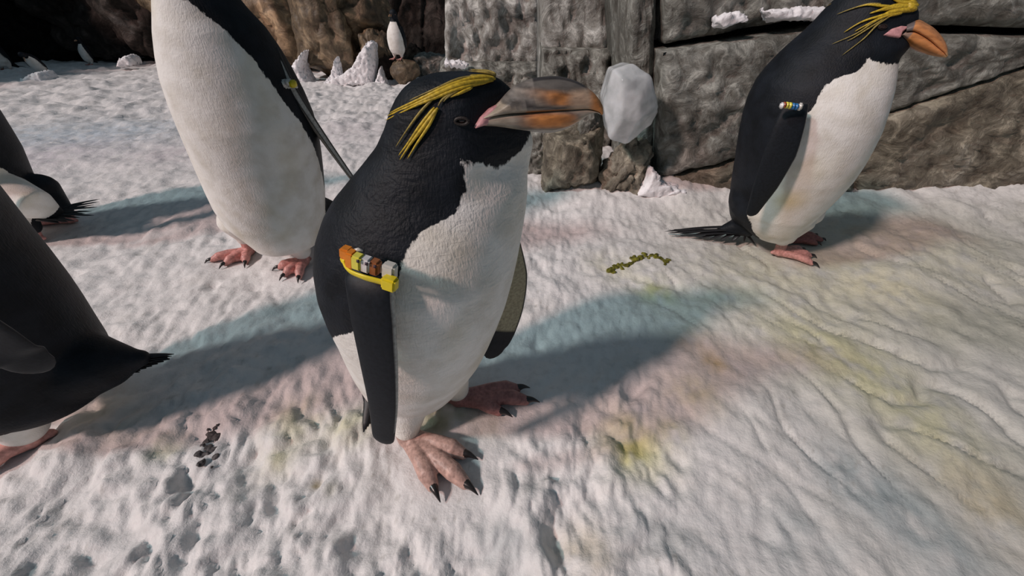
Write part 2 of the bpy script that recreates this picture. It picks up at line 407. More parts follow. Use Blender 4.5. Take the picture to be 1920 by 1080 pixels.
def flipper(root, pts, widths, wdirs, thick, under=None, tipdark=.0, outer=1, label=None, edge=True):
    """blade along pts; the width direction points to the edge with the pale border"""
    P = spline(pts, 8); n = len(P); W = np.interp(np.linspace(0, 1, n), np.linspace(0, 1, len(widths)), widths)
    D = [Vector(wdirs[0]).lerp(Vector(wdirs[1]), i/(n-1)).normalized() for i in range(n)]
    rings = []; cols = []; seg = 28
    for i, p in enumerate(P):
        t = P[min(i+1, n-1)]-P[max(i-1, 0)]; wd = D[i]-t.normalized()*D[i].dot(t.normalized()); wd.normalize(); nn = wd.cross(t.normalized())*outer
        s = i/(n-1); th = thick*(1-.55*s)
        for _ in (0,):
            rg = []
            for k in range(seg):
                a = 2*math.pi*k/seg; c, q = math.cos(a), math.sin(a)
                rg.append(p+wd*W[i]/2*c+nn*th/2*math.copysign(abs(q)**.8, q))
                if under is None: base = (.009, .0115, .016)
                else: base = under if (q < -.05 and s < 1-tipdark and abs(c) < .9) else (.009, .0115, .016)
                if edge and c > .955 and .08 < s < .93: base = (.42, .42, .40)
                cols.append(base)
            rings.append(rg)
    # rounded tip
    for f_, s_ in ((.35, .93), (.62, .76), (.85, .48), (.97, .2)):
        t = (P[-1]-P[-2]).normalized(); c0 = P[-1]
        rings.append([c0+t*W[-1]*.6*f_+(v-c0)*s_ for v in rings[n-1]]); cols += [(.009, .0115, .016)]*seg
    v, f = loft(rings); me = mesh(v, f); setc(me, np.array(cols)); fixn(me)
    o = link(me, 'flipper', 'flipper', root)
    if label: o['label'] = label
    return o
def feather(root, a, b, w=.006, name='tail_feather', mat='tail', droop=.0, flat=.25):
    a, b = Vector(a), Vector(b); m = (a+b)/2+Vector((0, 0, droop))
    v, f = tube(spline([a, m, b], 4), [w*k for k in (.7, .95, 1, 1, 1, .95, .85, .6, .12)], 8, flat, (0, 0, 1), False)
    return link(fixn(mesh(v, f)), name, mat, root)
def tail(root, base, tips, w=.006, n=None):
    base = Vector(base)
    for i, t in enumerate(tips):
        o = Vector((0, 0, 0.006*math.sin(i*2.1))); t = Vector(t)
        side = (t-base).cross(Vector((0, 0, 1))).normalized()*((i/(max(1, len(tips)-1))-.5)*.05)
        feather(root, base+o+side*0.6, t, w, droop=.006)
def bill(root, base, tip, hgt, wid, cols='orange', down=.012, gape=True, far=False):
    """massive ridged bill: base/tip centre points; hgt, wid at the base"""
    base, tip = Vector(base), Vector(tip); ax = tip-base; Ln = ax.length; ax.normalize()
    sd = ax.cross(Vector((0, 0, 1))).normalized(); up = sd.cross(ax).normalized(); b_ = empty_child('bill', root)
    n = 26; seg = 20
    for part in ('upper_mandible', 'lower_mandible'):
        rings = []; cols_ = []
        for i in range(n):
            s = i/(n-1)
            if part[0] == 'u':
                top = hgt*(.42+.62*math.sin(min(1, s*1.15+.12)*math.pi*.62)*(1-s**2.6)*.62)-s**3*hgt*.42; bot = -hgt*.06*(1-s)-s**3*hgt*.40-.0006
                if s > .97: top = bot+.0035
                hw = wid*.5*(1-.80*s**1.6)
            else:
                s2 = s*.90; top = -hgt*.07*(1-s)-s**3*hgt*.33-.0006
                bot = -hgt*(.40+.16*math.sin(s*math.pi*.9))*(1-s**2.4)-s**3*hgt*.45
                if bot > top-.002: bot = top-.002
                hw = wid*.5*(.92-.72*s**1.5)
            ss = s if part[0] == 'u' else s*.90
            c = base+ax*Ln*ss; mid = (top+bot)/2; hh = (top-bot)/2
            rg = []
            for k in range(seg):
                a = 2*math.pi*k/seg; cc, q = math.cos(a), math.sin(a)
                taper = (1-.38*max(0, q)) if part[0] == 'u' else (1-.45*max(0, -q))
                rg.append(c+up*(mid+hh*math.copysign(abs(q)**.85, q))+sd*hw*math.copysign(abs(cc)**.75, cc)*taper)
                # horn plates
                if cols == 'orange':
                    col = (.52, .20, .075)
                    if part[0] == 'u' and s < .1: col = (.16, .13, .12)
                    if part[0] == 'l' and s < .2: col = (.30, .19, .14)
                    if q < -.4 and part[0] == 'u' or q > .5 and part[0] == 'l': col = (.20, .09, .05)
                    if s > .88: col = (.60, .36, .17)
                else:
                    grey, ivory, org, dk = (.17, .15, .135), (.42, .37, .29), (.46, .19, .055), (.05, .042, .04)
                    u_ = (q+1)/2
                    if part[0] == 'u':
                        if s < .26: col = grey if u_ > .35 else (.33, .28, .23)
                        elif u_ > .82: col = dk if s < .72 else (.40, .22, .12)
                        elif u_ > .62 : col = grey if s < .7 else (.5, .33, .22)
                        elif u_ > .36: col = org if s < .58 else (.50, .33, .22)
                        elif u_ > .26: col = dk if s < .7 else ivory
                        else: col = ivory if (s < .2 or s > .5) else org
                        if s > .9: col = (.62, .30, .10)
                    else:
                        if s < .22: col = ivory
                        elif u_ > .80: col = dk if s < .3 else ivory
                        elif u_ > .36: col = org if .22 < s < .80 else ivory
                        elif u_ > .25: col = ivory
                        else: col = (.13, .115, .10)
                        if s > .85: col = (.36, .31, .24)
                cols_.append(col)
            rings.append(rg)
        v, f = loft(rings); me = mesh(v, f); setc(me, np.array(cols_)); fixn(me)
        link(me, part, 'bill', b_)
    return b_, ax, sd, up
def bill_px(root, stations, yp, hw0, colf, steep=False):
    """bill measured in profile on the head's mid plane: stations of (culmen, cutting edge, lower edge)"""
    b_ = empty_child('bill', root); A, th = yp if isinstance(yp, tuple) else (Vector((0, yp, 0)), 0.0)
    nrm = Vector((math.sin(th), math.cos(th), 0)); o0 = Vector((0, 0, H))
    on = lambda q: o0+ray(*q)*((A-o0).dot(nrm)/ray(*q).dot(nrm))
    f = lambda k: spline([on(st[k]) for st in stations], 9); T, C_, B = f(0), f(1), f(2); n = len(T); seg = 44
    q_ = lambda k: spline([Vector((*st[k], 0)) for st in stations], 9); tq, cq, bq = q_(0), q_(1), q_(2)
    for part in ('upper_mandible', 'lower_mandible'):
        rings = []; cols = []
        for i in range(n):
            s = i/(n-1); t, b = (T[i], C_[i]) if part[0] == 'u' else (C_[i], B[i]); pt, pb = (tq[i], cq[i]) if part[0] == 'u' else (cq[i], bq[i])
            if part[0] == 'l': t = t+(t-b)*.12
            c = (t+b)/2; h = (t-b)/2; hw = hw0*((1-s)**1.3*.84+.16 if steep else (1-.82*s**1.5))*(1 if part[0] == 'u' else .95)
            rg = []
            for k in range(seg):
                a = 2*math.pi*k/seg; cc, q = math.cos(a), math.sin(a); tp = (1-.5*max(0, q)**1.5) if part[0] == 'u' else (1-.5*max(0, -q)**1.5)
                flat_ = (q < 0) == (part[0] == 'u'); rg.append(c+h*math.copysign(abs(q)**(.45 if flat_ else .9), q)+nrm*hw*math.copysign(abs(cc)**.7, cc)*tp)
                pp = (pt+pb)/2+(pt-pb)/2*q; cols.append(colf(part[0], s, (q+1)/2, pp.x, pp.y))
            rings.append(rg)
        v, fc = loft(rings); me = mesh(v, fc); setc(me, np.array(cols)); fixn(me); link(me, part, 'bill', b_)
    return b_
def empty_child(name, root):
    o = bpy.data.objects.new(name, None); COL.objects.link(o); o.parent = root; o.empty_display_size = .01; return o
def sphere(c, r, sc=(1, 1, 1), n=12):
    rings = []
    for i in range(n+1):
        a = math.pi*i/n; rr = max(math.sin(a), .02); rings.append([Vector(c)+Vector((r*sc[0]*rr*math.cos(2*math.pi*k/16), r*sc[1]*rr*math.sin(2*math.pi*k/16), r*sc[2]*math.cos(a))) for k in range(16)])
    return loft(rings)
def plumes(root, body, strands, axis_pt, head, both=True, name='crest_feather', off=.0022):
    """yellow head feathers laid on the surface of the head, on both its sides"""
    co = vco(body.data)+np.array(wl(body)); bvh = BVHTree.FromPolygons([tuple(c) for c in co], [tuple(p.vertices) for p in body.data.polygons])
    nrm = Vector((-math.sin(R(head)), math.cos(R(head)), 0)); A = Vector(axis_pt); o0 = Vector((0, 0, H))
    for st in strands:
        px, w, mt = st
        pts = []
        for q in px:
            hit = bvh.ray_cast(o0, ray(*q).normalized())
            if hit[0] is None:
                t_ = U(q[0], q[1], A.y); hit = bvh.find_nearest(t_)
            pts.append((hit[0], hit[1]))
        for side in (0, 1) if both else (0,):
            P = []
            for p, nn in pts:
                if side:
                    p = p-2*(p-A).dot(nrm)*nrm; h2 = bvh.find_nearest(p); p, nn = h2[0], h2[1]
                P.append(p+nn*off)
            sp_ = spline(P, 5); k = len(sp_); rad = [w*(.45+.55*math.sin(math.pi*min(1, .25+i/(k-1)*.9))) for i in range(k)]; rad[-1] = w*.08; rad[-2] = w*.4; rad[0] = w*.5
            v, f = tube(sp_, rad, 8, round_ends=False)
            link(fixn(mesh(v, f)), name, mt, root)
def box(c, u, v, w, su, sv, sw, bev=.18):
    """bevelled block, axes u v w with half sizes"""
    bm = bmesh.new(); bmesh.ops.create_cube(bm, size=2.0)
    for q in bm.verts: q.co = Vector((q.co.x*su, q.co.y*sv, q.co.z*sw))
    bmesh.ops.bevel(bm, geom=bm.edges[:], offset=min(su, sv, sw)*bev*2, segments=2, affect='EDGES')
    Mx = Matrix((u, v, w)).transposed()
    for q in bm.verts: q.co = Mx @ q.co+Vector(c)
    me = bpy.data.meshes.new('b'); bm.to_mesh(me); bm.free(); return me
# ------------------------------------------------------------------ feet positions (ground contact), known before the ground is built
def gp(px, py): p = G(px, py, .004); return (p.x, p.y)
main_near = dict(heel=gp(768, 826), toes=[gp(812, 915), gp(872, 910), gp(868, 855)])
main_far = dict(heel=gp(862, 752), toes=[gp(935, 775), gp(985, 755), gp(968, 733)])
p2_a = dict(heel=gp(470, 475), toes=[gp(400, 490), gp(425, 497), gp(462, 494)])
p2_b = dict(heel=gp(572, 495), toes=[gp(526, 504), gp(536, 518), gp(562, 522)])
p3_a = dict(heel=gp(1458, 478), toes=[gp(1520, 496), gp(1517, 482), gp(1500, 471)])
p3_b = dict(heel=gp(1470, 455), toes=[gp(1528, 459), gp(1538, 452), gp(1525, 444)])
p4_a = dict(heel=gp(70, 828), toes=[gp(-20, 885), gp(-30, 860), gp(-10, 838)])
p4_b = dict(heel=gp(-20, 775), toes=[gp(-130, 800), gp(-140, 780), gp(-110, 765)])
p5_a = dict(heel=(-1.50, 1.10), toes=[(-1.60, 1.07), (-1.61, 1.09), (-1.59, 1.12)])
p5_b = dict(heel=(-1.50, 1.22), toes=[(-1.60, 1.19), (-1.61, 1.22), (-1.59, 1.25)])
for f in (main_near, main_far, p2_a, p2_b, p3_a, p3_b, p4_a, p4_b, p5_a, p5_b):
    c = np.mean([f['heel']]+f['toes'], axis=0); rr = max(np.hypot(*(np.array(t)-c)) for t in [f['heel']]+f['toes'])
    FEET.append((c[0], c[1], rr*.95+.01))
# ------------------------------------------------------------------ THE SETTING
def build_floor():
    ny, nx = 640, 800
    t = np.linspace(0, 1, ny); y = -.7+1.0*t*1.0+ 1.9*t**2+7.3*t**5
    u = np.linspace(-1, 1, nx); uu = .42*u+.58*u**3
    Y = np.repeat(y[:, None], nx, 1); X = uu[None]*(1.9+1.25*np.maximum(Y, 0))
    e = np.linspace(0, 1, 16)[1:]**1.5*7; X = np.concatenate([X[:, :1]-e[::-1][None], X, X[:, -1:]+e[None]], 1); nx = X.shape[1]; Y = np.repeat(y[:, None], nx, 1); Z = ground_z(X, Y)
    co = np.stack([X, Y, Z], -1).reshape(-1, 3); i = np.arange(ny-1)[:, None]*nx+np.arange(nx-1)[None]
    f = np.stack([i, i+1, i+nx+1, i+nx], -1).reshape(-1, 4)
    me = bpy.data.meshes.new('floor'); me.vertices.add(len(co)); me.vertices.foreach_set('co', co.ravel())
    me.loops.add(f.size); me.loops.foreach_set('vertex_index', f.ravel()); me.polygons.add(len(f))
    me.polygons.foreach_set('loop_start', np.arange(0, f.size, 4)); me.update(calc_edges=True)
    x, yy, z = co.T; c = np.ones((len(co), 3))*np.array((.80, .775, .765))
    # broad dirt: greyer and dirtier towards the right, cleaner far left
    g = sstep(.0, .9, x-.1)*(1-sstep(1.1, 1.6, yy)); g = g*(.85+.5*np.clip(fbm(x*5, yy*5, 20, 3)+.4, 0, 1))
    c = c*(1-g[:, None]*np.array((.34, .33, .38)))
    bn = np.clip(.75+.9*fbm(x*22, yy*22, 5, 3), 0, 1)
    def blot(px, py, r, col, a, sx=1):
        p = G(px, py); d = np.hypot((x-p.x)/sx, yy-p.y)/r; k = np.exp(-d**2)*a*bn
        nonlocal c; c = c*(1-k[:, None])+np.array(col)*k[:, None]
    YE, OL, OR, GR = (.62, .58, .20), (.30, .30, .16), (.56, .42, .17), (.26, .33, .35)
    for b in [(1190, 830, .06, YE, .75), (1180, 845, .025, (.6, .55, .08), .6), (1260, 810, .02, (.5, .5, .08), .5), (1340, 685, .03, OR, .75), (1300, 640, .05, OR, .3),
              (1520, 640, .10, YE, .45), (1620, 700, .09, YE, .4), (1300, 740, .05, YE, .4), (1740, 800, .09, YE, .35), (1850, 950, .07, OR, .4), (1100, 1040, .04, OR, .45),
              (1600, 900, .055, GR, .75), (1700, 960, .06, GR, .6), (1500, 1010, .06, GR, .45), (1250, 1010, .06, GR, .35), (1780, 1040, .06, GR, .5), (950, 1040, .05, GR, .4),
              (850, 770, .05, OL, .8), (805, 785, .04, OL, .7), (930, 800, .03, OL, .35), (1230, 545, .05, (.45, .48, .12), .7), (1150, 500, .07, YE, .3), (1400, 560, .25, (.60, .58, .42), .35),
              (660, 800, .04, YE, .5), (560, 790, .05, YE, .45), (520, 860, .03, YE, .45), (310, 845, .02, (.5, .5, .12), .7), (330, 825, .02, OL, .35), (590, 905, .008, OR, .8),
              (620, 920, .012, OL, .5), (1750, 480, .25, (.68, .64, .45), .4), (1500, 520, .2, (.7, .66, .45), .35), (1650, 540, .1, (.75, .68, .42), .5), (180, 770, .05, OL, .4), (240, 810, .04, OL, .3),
              (230, 245, .35, (.42, .55, .66), .55), (60, 250, .4, (.42, .55, .66), .5), (330, 285, .2, (.62, .50, .55), .4), (100, 290, .3, (.62, .50, .55), .4), (650, 240, .3, (.66, .58, .62), .4)]:  # bluish and pinkish blots: coloured lamp light painted into the far snow
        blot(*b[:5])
    # fine dark specks and grit, footprints' dirt in the hollows
    s = np.clip(worley(x*28, yy*28, 9), 0, 1); sp_ = (s < .09)*(pn(x*4, yy*4, 3) > .1)*.35
    lf = fbm(x*11, yy*11, 30, 4, .6); k = sstep(.25, .7, lf)*.16+sp_
    c = c*(1-k[:, None])+np.array((.33, .31, .27))*k[:, None]
    far = sstep(1.4, 3.0, yy); k = far*sstep(.05, .6, fbm(x*7, yy*7, 40, 4, .7))*.30; c = c*(1-k[:, None])+np.array((.35, .34, .32))*k[:, None]
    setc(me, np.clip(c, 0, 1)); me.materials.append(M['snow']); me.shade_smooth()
    o = bpy.data.objects.new('floor', me); COL.objects.link(o); tag(o, kind='structure'); return o
floor = build_floor()
def quad_stone(parent, corners, y, depth=.25, relief=.02, seed=0, mat='stone', n=44, edge=.03, lean=0.0, name='stone', setoff=0):
    """one dressed block: four (px, py) corners TL TR BR BL measured on the plane y, rounded arrises, rough face"""
    TL, TR, BR, BL = [U(px, py, y) for px, py in corners]
    a = np.linspace(0, 1, n); uu, vv = np.meshgrid(a, a)
    P = (np.array(TL)[None, None]*((1-uu)*(1-vv))[..., None]+np.array(TR)*(uu*(1-vv))[..., None]+np.array(BR)*(uu*vv)[..., None]+np.array(BL)*((1-uu)*vv)[..., None])
    X, Z = P[..., 0], P[..., 2]
    wd = (TR-TL).length; ht = (TL-BL).length
    e = np.minimum(np.minimum(uu, 1-uu)*wd, np.minimum(vv, 1-vv)*ht)
    roundoff = np.clip(1-e/edge, 0, 1)**2*edge*.7
    rl = relief*(1.2*fbm(X*4+seed, Z*4, seed, 3)+.7*fbm(X*14+seed, Z*14, seed+3, 4, .6)-.6*np.clip(.25-worley(X*13, Z*13, 4), 0, 1))
    wob = .25*edge*fbm(X*9+seed*3, Z*9, 2, 2)
    Y = y+roundoff-rl+lean*(Z)
    inner = np.clip(1-e/(edge*.6), 0, 1); cx, cz = X.mean(), Z.mean()
    X = X-np.sign(X-cx)*inner*abs(wob)*.6-np.sign(X-cx)*.002; Z = Z-np.sign(Z-cz)*inner*abs(wob)*.5*(vv < .5)
    vs = [tuple(v) for v in np.stack([X, Y, Z], -1).reshape(-1, 3)]; nf = len(vs)
    fs = [(i*n+j, i*n+j+1, (i+1)*n+j+1, (i+1)*n+j) for i in range(n-1) for j in range(n-1)]
    per = [j for j in range(n)]+[i*n+n-1 for i in range(1, n)]+[(n-1)*n+j for j in range(n-2, -1, -1)]+[i*n for i in range(n-2, 0, -1)]
    bk = []
    for k in per: bk.append(len(vs)); v = vs[k]; vs.append((v[0], y+depth, v[2]))
    m = len(per)
    fs += [(per[k], bk[k], bk[(k+1) % m], per[(k+1) % m]) for k in range(m)]+[tuple(bk)]
    return link(fixn(mesh(vs, fs)), name, mat, parent)
wr = empty('wall_right', (1.2, 1.6, 0), kind='structure')
Yw = 1.45
quad_stone(wr, [(1246, 100), (1590, 50), (1592, 238), (1238, 338)], Yw, seed=1, relief=.028)
quad_stone(wr, [(1596, 62), (2060, 70), (2040, 92), (1598, 236)], Yw+.01, seed=2, relief=.022)
quad_stone(wr, [(1234, 345), (1592, 246), (1620, 455), (1228, 455)], Yw-.005, seed=3, relief=.025, mat='stone_low')
quad_stone(wr, [(1598, 242), (2060, 96), (2500, 470), (1625, 455)], Yw-.01, seed=4, relief=.025, mat='stone_low')
quad_stone(wr, [(2068, 66), (2900, 60), (2900, 470), (2508, 470)], Yw, seed=5, relief=.022, mat='stone_low')
quad_stone(wr, [(1246, -420), (1556, -420), (1556, 28), (1248, 84)], Yw+.07, seed=6, relief=.03, edge=.04)
quad_stone(wr, [(1562, -420), (2100, -420), (2100, 58), (1562, 42)], Yw+.03, seed=7, relief=.025)
quad_stone(wr, [(2106, -420), (2900, -420), (2900, 58), (2106, 58)], Yw+.03, seed=8, relief=.025)
quad_stone(wr, [(1186, -420), (1236, -420), (1226, 420), (1180, 420)], Yw+.12, depth=.5, seed=9, relief=.03, edge=.02)
quad_stone(wr, [(1016, -300), (1178, -300), (1160, 330), (1016, 330)], 2.05, depth=.5, seed=10, relief=.03, mat='stone_pale')
quad_stone(wr, [(1018, 95), (1176, 95), (1162, 345), (1014, 345)], 1.93, depth=.3, seed=14, relief=.05, mat='stone', edge=.06)
quad_stone(wr, [(830, -230), (1011, -230), (1011, 215), (834, 215)], 3.0, depth=.6, seed=11, relief=.045, mat='stone_pale')
quad_stone(wr, [(822, 118), (1010, 118), (1010, 215), (822, 215)], 2.9, depth=.3, seed=12, relief=.05, mat='stone', edge=.06)
# dark core behind the joints
def slab(name, corners, y, d, mat, parent=None):
    vs = [U(px, py, y) for px, py in corners]; vs2 = [Vector((v.x, y+d, v.z)) for v in vs]
    return link(fixn(mesh(vs+vs2, [(0, 1, 2, 3), (7, 6, 5, 4)]+[(k, k+4, (k+1) % 4+4, (k+1) % 4) for k in range(4)])), name, mat, parent, smooth=False)
slab('mortar_core', [(1240, -400), (2900, -400), (2900, 460), (1235, 460)], Yw+.16, .2, 'rock_shade', wr)
# far cliffs
def cliff(name, x0, x1, y, z0, z1, mat, relief=.35, seed=0, n=(150, 90), slope=.0, freq=.9):
    a = np.linspace(x0, x1, n[0]); b = np.linspace(z0, z1, n[1]); X, Z = np.meshgrid(a, b)
    r = fbm(X*freq+seed, Z*freq, seed, 4, .55); cr = 1-np.abs(fbm(X*freq*1.6+seed, Z*freq*.8, seed+9, 3))*2
    Y = y-relief*r-relief*.35*cr+slope*Z
    co = np.stack([X, Y, Z], -1).reshape(-1, 3); vs = [tuple(v) for v in co]
    fs = [(i*n[0]+j, i*n[0]+j+1, (i+1)*n[0]+j+1, (i+1)*n[0]+j) for i in range(n[1]-1) for j in range(n[0]-1)]
    me = mesh(vs, fs); fixn(me); o = link(me, name, mat, None); tag(o, kind='structure'); return o
def cliff_left():
    a = np.linspace(-1.2, 8.6, 110); b = np.linspace(-.9, 2.3, 50); Yv, Z = np.meshgrid(a, b); n = 110
    r = fbm(Yv*.9+4, Z*.9, 3, 4, .55); X = -7.6+.45*r+.15*(1-np.abs(fbm(Yv*1.5, Z*.8, 8, 3))*2)
    co = np.stack([X, Yv, Z], -1).reshape(-1, 3); fs = [(i*n+j, i*n+j+1, (i+1)*n+j+1, (i+1)*n+j) for i in range(49) for j in range(n-1)]
    tag(link(mesh([tuple(v) for v in co], fs), 'wall_left', 'rock_dark', None), kind='structure')
cliff_left()
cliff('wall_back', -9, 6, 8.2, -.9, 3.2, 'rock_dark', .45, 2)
# ------------------------------------------------------------------ rocks
def rock(name, c, s, mat, seed=0, label=None, cat='rock', group=None, parent=None, boxy=.55, rough=.16, facets=9, sub=5, rot=0):
    bm = bmesh.new(); bmesh.ops.create_icosphere(bm, subdivisions=sub, radius=1.0)
    me = bpy.data.meshes.new(name); bm.to_mesh(me); bm.free(); co = vco(me); rs = np.random.RandomState(seed)
    m_ = np.max(np.abs(co), axis=1)[:, None]; co = co*(1-boxy)+co/m_*boxy
    for k in range(facets):
        nrm = rs.normal(size=3); nrm /= np.linalg.norm(nrm); d = rs.uniform(.72, 1.0); q = co@nrm-d; co = co-np.where(q > 0, q*.92, 0)[:, None]*nrm
    q = co*1.7+seed*3.1; dn = fbm(q[:, 0], q[:, 1], q[:, 2], 5, .55)*rough-np.exp(-(np.abs(pn(q[:, 0]*.8, q[:, 1]*.8, q[:, 2]*.5))/.04)**2)*rough*.7
    co = co*(1+dn[:, None]); a = rot; co = co@np.array([[math.cos(a), math.sin(a), 0], [-math.sin(a), math.cos(a), 0], [0, 0, 1]])
    co = co*np.array(s); co = co+np.array(c); me.vertices.foreach_set('co', co.ravel()); me.update()
    o = link(me, name, mat, parent, loc=(c[0], c[1], c[2]-s[2]) if parent is None else None)
    if parent is None: tag(o, label, cat, group)
    return o
WB = bpy.data.objects['wall_back']
def rockpx(px0, px1, pyt, pyb, y, mat, seed, label, name='rock', depth=None, **kw):
    a = U(px0, pyb, y); b = U(px1, pyt, y); cx = (a.x+b.x)/2; hx = (b.x-a.x)/2; hz = (b.z-a.z)/2
    if seed in (21, 22, 23, 24): kw['parent'] = wr
    elif seed != 36: kw['parent'] = WB
    return rock(name, (cx, y+(depth or hx)*.6, (a.z+b.z)/2-.02), (hx*1.04, depth or hx, hz*1.05), mat, seed, label, **kw)
# foot of the wall, behind the bill and below the ice
rockpx(1022, 1142, 232, 372, 1.46, 'stone_low', 21, 'flat-faced brown rock at wall foot, below the beak of the front penguin', depth=.12, boxy=.8)
rockpx(1128, 1232, 262, 378, 1.44, 'stone_low', 22, 'dark crumbly brown rock under the white ice block', depth=.1, boxy=.5, rough=.3)
rockpx(1085, 1140, 196, 262, 1.52, 'stone', 23, 'small grey rock between beak tip and white ice block', depth=.08)
rockpx(985, 1048, 232, 320, 1.66, 'stone', 24, 'pale grey rock beside throat of the front penguin', depth=.1)
def ice():
    pts = [(1150, 130), (1185, 118), (1222, 142), (1238, 205), (1222, 235), (1175, 272), (1140, 262), (1130, 190)]
    y = 1.36; bm = bmesh.new(); rs = np.random.RandomState(5); P = []
    for k, q in enumerate(pts):
        P.append(U(q[0], q[1], y+.02*math.sin(k*2)))
    c = sum(P, Vector())/len(P)
    for p in P:
        bm.verts.new(p); bm.verts.new(p+(c-p)*.12+Vector((0, .12, 0)))
    for q in [(1170, 150), (1205, 180), (1165, 225), (1200, 225)]: bm.verts.new(U(q[0], q[1], y-.045))
    bmesh.ops.convex_hull(bm, input=bm.verts[:]); 
    for v in [v for v in bm.verts if not v.link_faces]: bm.verts.remove(v)
    bmesh.ops.bevel(bm, geom=bm.edges[:], offset=.0035, segments=2, affect='EDGES')
    bmesh.ops.recalc_face_normals(bm, faces=bm.faces)
    me = bpy.data.meshes.new('ice'); bm.to_mesh(me); bm.free(); z0 = min(v.co.z for v in me.vertices)
    me = remesh([([v.co.copy() for v in me.vertices], [tuple(p.vertices) for p in me.polygons])], .004, 5); co = vco(me); q = co*15
    co += (np.array(c)-co)/np.linalg.norm(np.array(c)-co, axis=1)[:, None]*.0035*fbm(q[:, 0], q[:, 1], q[:, 2], 3)[:, None]; me.vertices.foreach_set('co', co.ravel()); me.update()
    o = link(me, 'ice_block', 'ice', None, loc=(c.x, y+.04, z0)); tag(o, 'cloudy white ice block wedged against the stone wall behind the beak', 'ice')
ice()
# mid and far rocks
BR = 'brown rocks rising from the snow'
rockpx(560, 632, -60, 158, 4.6, 'rock_brown', 31, 'tall brown rock with frost-speckled left face, beside the standing penguin\'s banded flipper', depth=.35, boxy=.75, group=None)
rockpx(632, 716, -60, 105, 4.75, 'rock_brown', 32, 'wide brown rock right of the frost-speckled one, overhanging the snow', depth=.35, boxy=.8)
rockpx(632, 690, 88, 158, 4.7, 'rock_brown', 33, 'low brown rock under the overhanging one, snow at both sides', depth=.25, boxy=.7)
rockpx(686, 722, 52, 162, 4.5, 'rock_brown', 34, 'narrow snow-smeared brown rock left of the small far penguin', depth=.15, boxy=.4)
rockpx(714, 742, 96, 164, 4.5, 'rock_dark', 35, 'dark upright little rock at the left foot of the olive boulder', depth=.12, boxy=.4)
rockpx(733, 780, 110, 160, 4.28, 'rock_brown', 36, 'rounded olive boulder that the small far penguin stands on', depth=.12, boxy=.2, rough=.08)
rockpx(440, 575, -90, 128, 5.4, 'rock_ochre', 37, 'large ochre rock behind the back of the tall standing penguin', depth=.6, boxy=.6)
rockpx(700, 850, -120, 150, 6.2, 'rock_dark', 38, 'dark grey-brown rock face behind the small far penguin', depth=.5, boxy=.85, sub=6)
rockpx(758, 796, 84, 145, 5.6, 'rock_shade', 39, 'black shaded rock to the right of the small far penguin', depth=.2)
rockpx(778, 850, 100, 158, 4.9, 'stone', 40, 'low pinkish-brown rock touching the left edge of the pale wall', depth=.25, boxy=.5)
rockpx(225, 300, -60, 122, 6.2, 'rock_dark', 41, 'dark brown rock touching the tall standing penguin\'s left side', depth=.5, boxy=.5)
rockpx(120, 235, -60, 112, 6.6, 'rock_dark', 42, 'dark purple-brown rock behind the small white-bellied far penguin', depth=.5, boxy=.4)
rockpx(-60, 130, -80, 118, 7.0, 'rock_shade', 43, 'nearly black rock hollow in the far left corner', depth=.9, boxy=.6)  # cave shadow given as black rock colour
rockpx(40, 120, -60, 40, 6.6, 'rock_dark', 44, 'brown rounded rock high in the far left corner', depth=.4, boxy=.3)
rockpx(300, 450, -90, 128, 6.0, 'rock_brown', 45, 'brown rock hidden behind the tall standing penguin', depth=.5, boxy=.6)
rockpx(-420, -20, -80, 140, 6.4, 'rock_shade', 46, 'dark rock at the far left edge of the snow', depth=.6, boxy=.6)  # same near-black tone, carrying the shade of the left hollow
# snow lying on ledges and against rocks
def drift(name, outline, y, th, label, seed=0, cat='snow', depth=.1, parent=None):
    """small heap of snow: solid with real depth around an outline standing at distance y"""
    P = [U(px, py, y) for px, py in outline]; vs = [p for p in P]; n = len(P)
    c = sum(P, Vector())/n
    front = [c+(p-c)*.8+Vector((0, -depth*.35, 0)) for p in P]; back = [c+(p-c)*.97+Vector((0, depth*.65, 0)) for p in P]
    v, f = loft([front, P, back]); o = remesh([(v, f)], th, 2); co = vco(o); q = co*22
    nn = fbm(q[:, 0]*1.6+seed, q[:, 1]*1.6, q[:, 2]*1.6, 4, .65)[:, None]; co = co+np.array((.35, -.6, 1.0))*nn*max(th*.9, .009 if y < 2 else .02); o.vertices.foreach_set('co', co.ravel()); o.update()
    ob = link(o, name, 'loose_snow', parent, loc=(c.x, c.y, min(p.z for p in P)))
    if parent is None: tag(ob, label, cat)
    return ob
HEAP = dict(parent=floor)
drift('snow_patch', [(1428, 22), (1470, 20), (1500, 14), (1530, 15), (1566, 16), (1564, 40), (1530, 38), (1500, 36), (1470, 40), (1440, 38)], Yw+.03, .006, 'longer strip of snow on stone ledge behind the right penguin', 1, depth=.06)
drift('snow_patch', [(1340, 32), (1362, 27), (1400, 25), (1404, 40), (1380, 42), (1372, 44), (1352, 54), (1342, 50)], Yw+.03, .005, 'small ragged snow patch on the wall ledge, left of the longer strip', 2, depth=.06)
drift('snow_heap', [(676, 100), (690, 78), (702, 85), (704, 125), (700, 160), (625, 165), (590, 164), (640, 142), (664, 125)], 4.35, .012, 'pointed snow heap against the narrow snow-smeared brown rock', 3, depth=.25, **HEAP)
drift('snow_heap', [(572, 92), (568, 130), (590, 168), (520, 168), (545, 130)], 4.4, .012, 'snow heap at left foot of the frost-speckled brown rock', 4, depth=.25, **HEAP)
drift('snow_heap', [(631, 104), (637, 130), (650, 165), (600, 165), (620, 142)], 4.4, .009, 'thin snow spike in the gap between the two brown rocks', 5, depth=.15, **HEAP)
drift('snow_heap', [(713, 124), (720, 145), (732, 168), (696, 168), (707, 145)], 4.3, .009, 'small snow spike between the narrow rock and the dark little rock', 6, depth=.12, **HEAP)
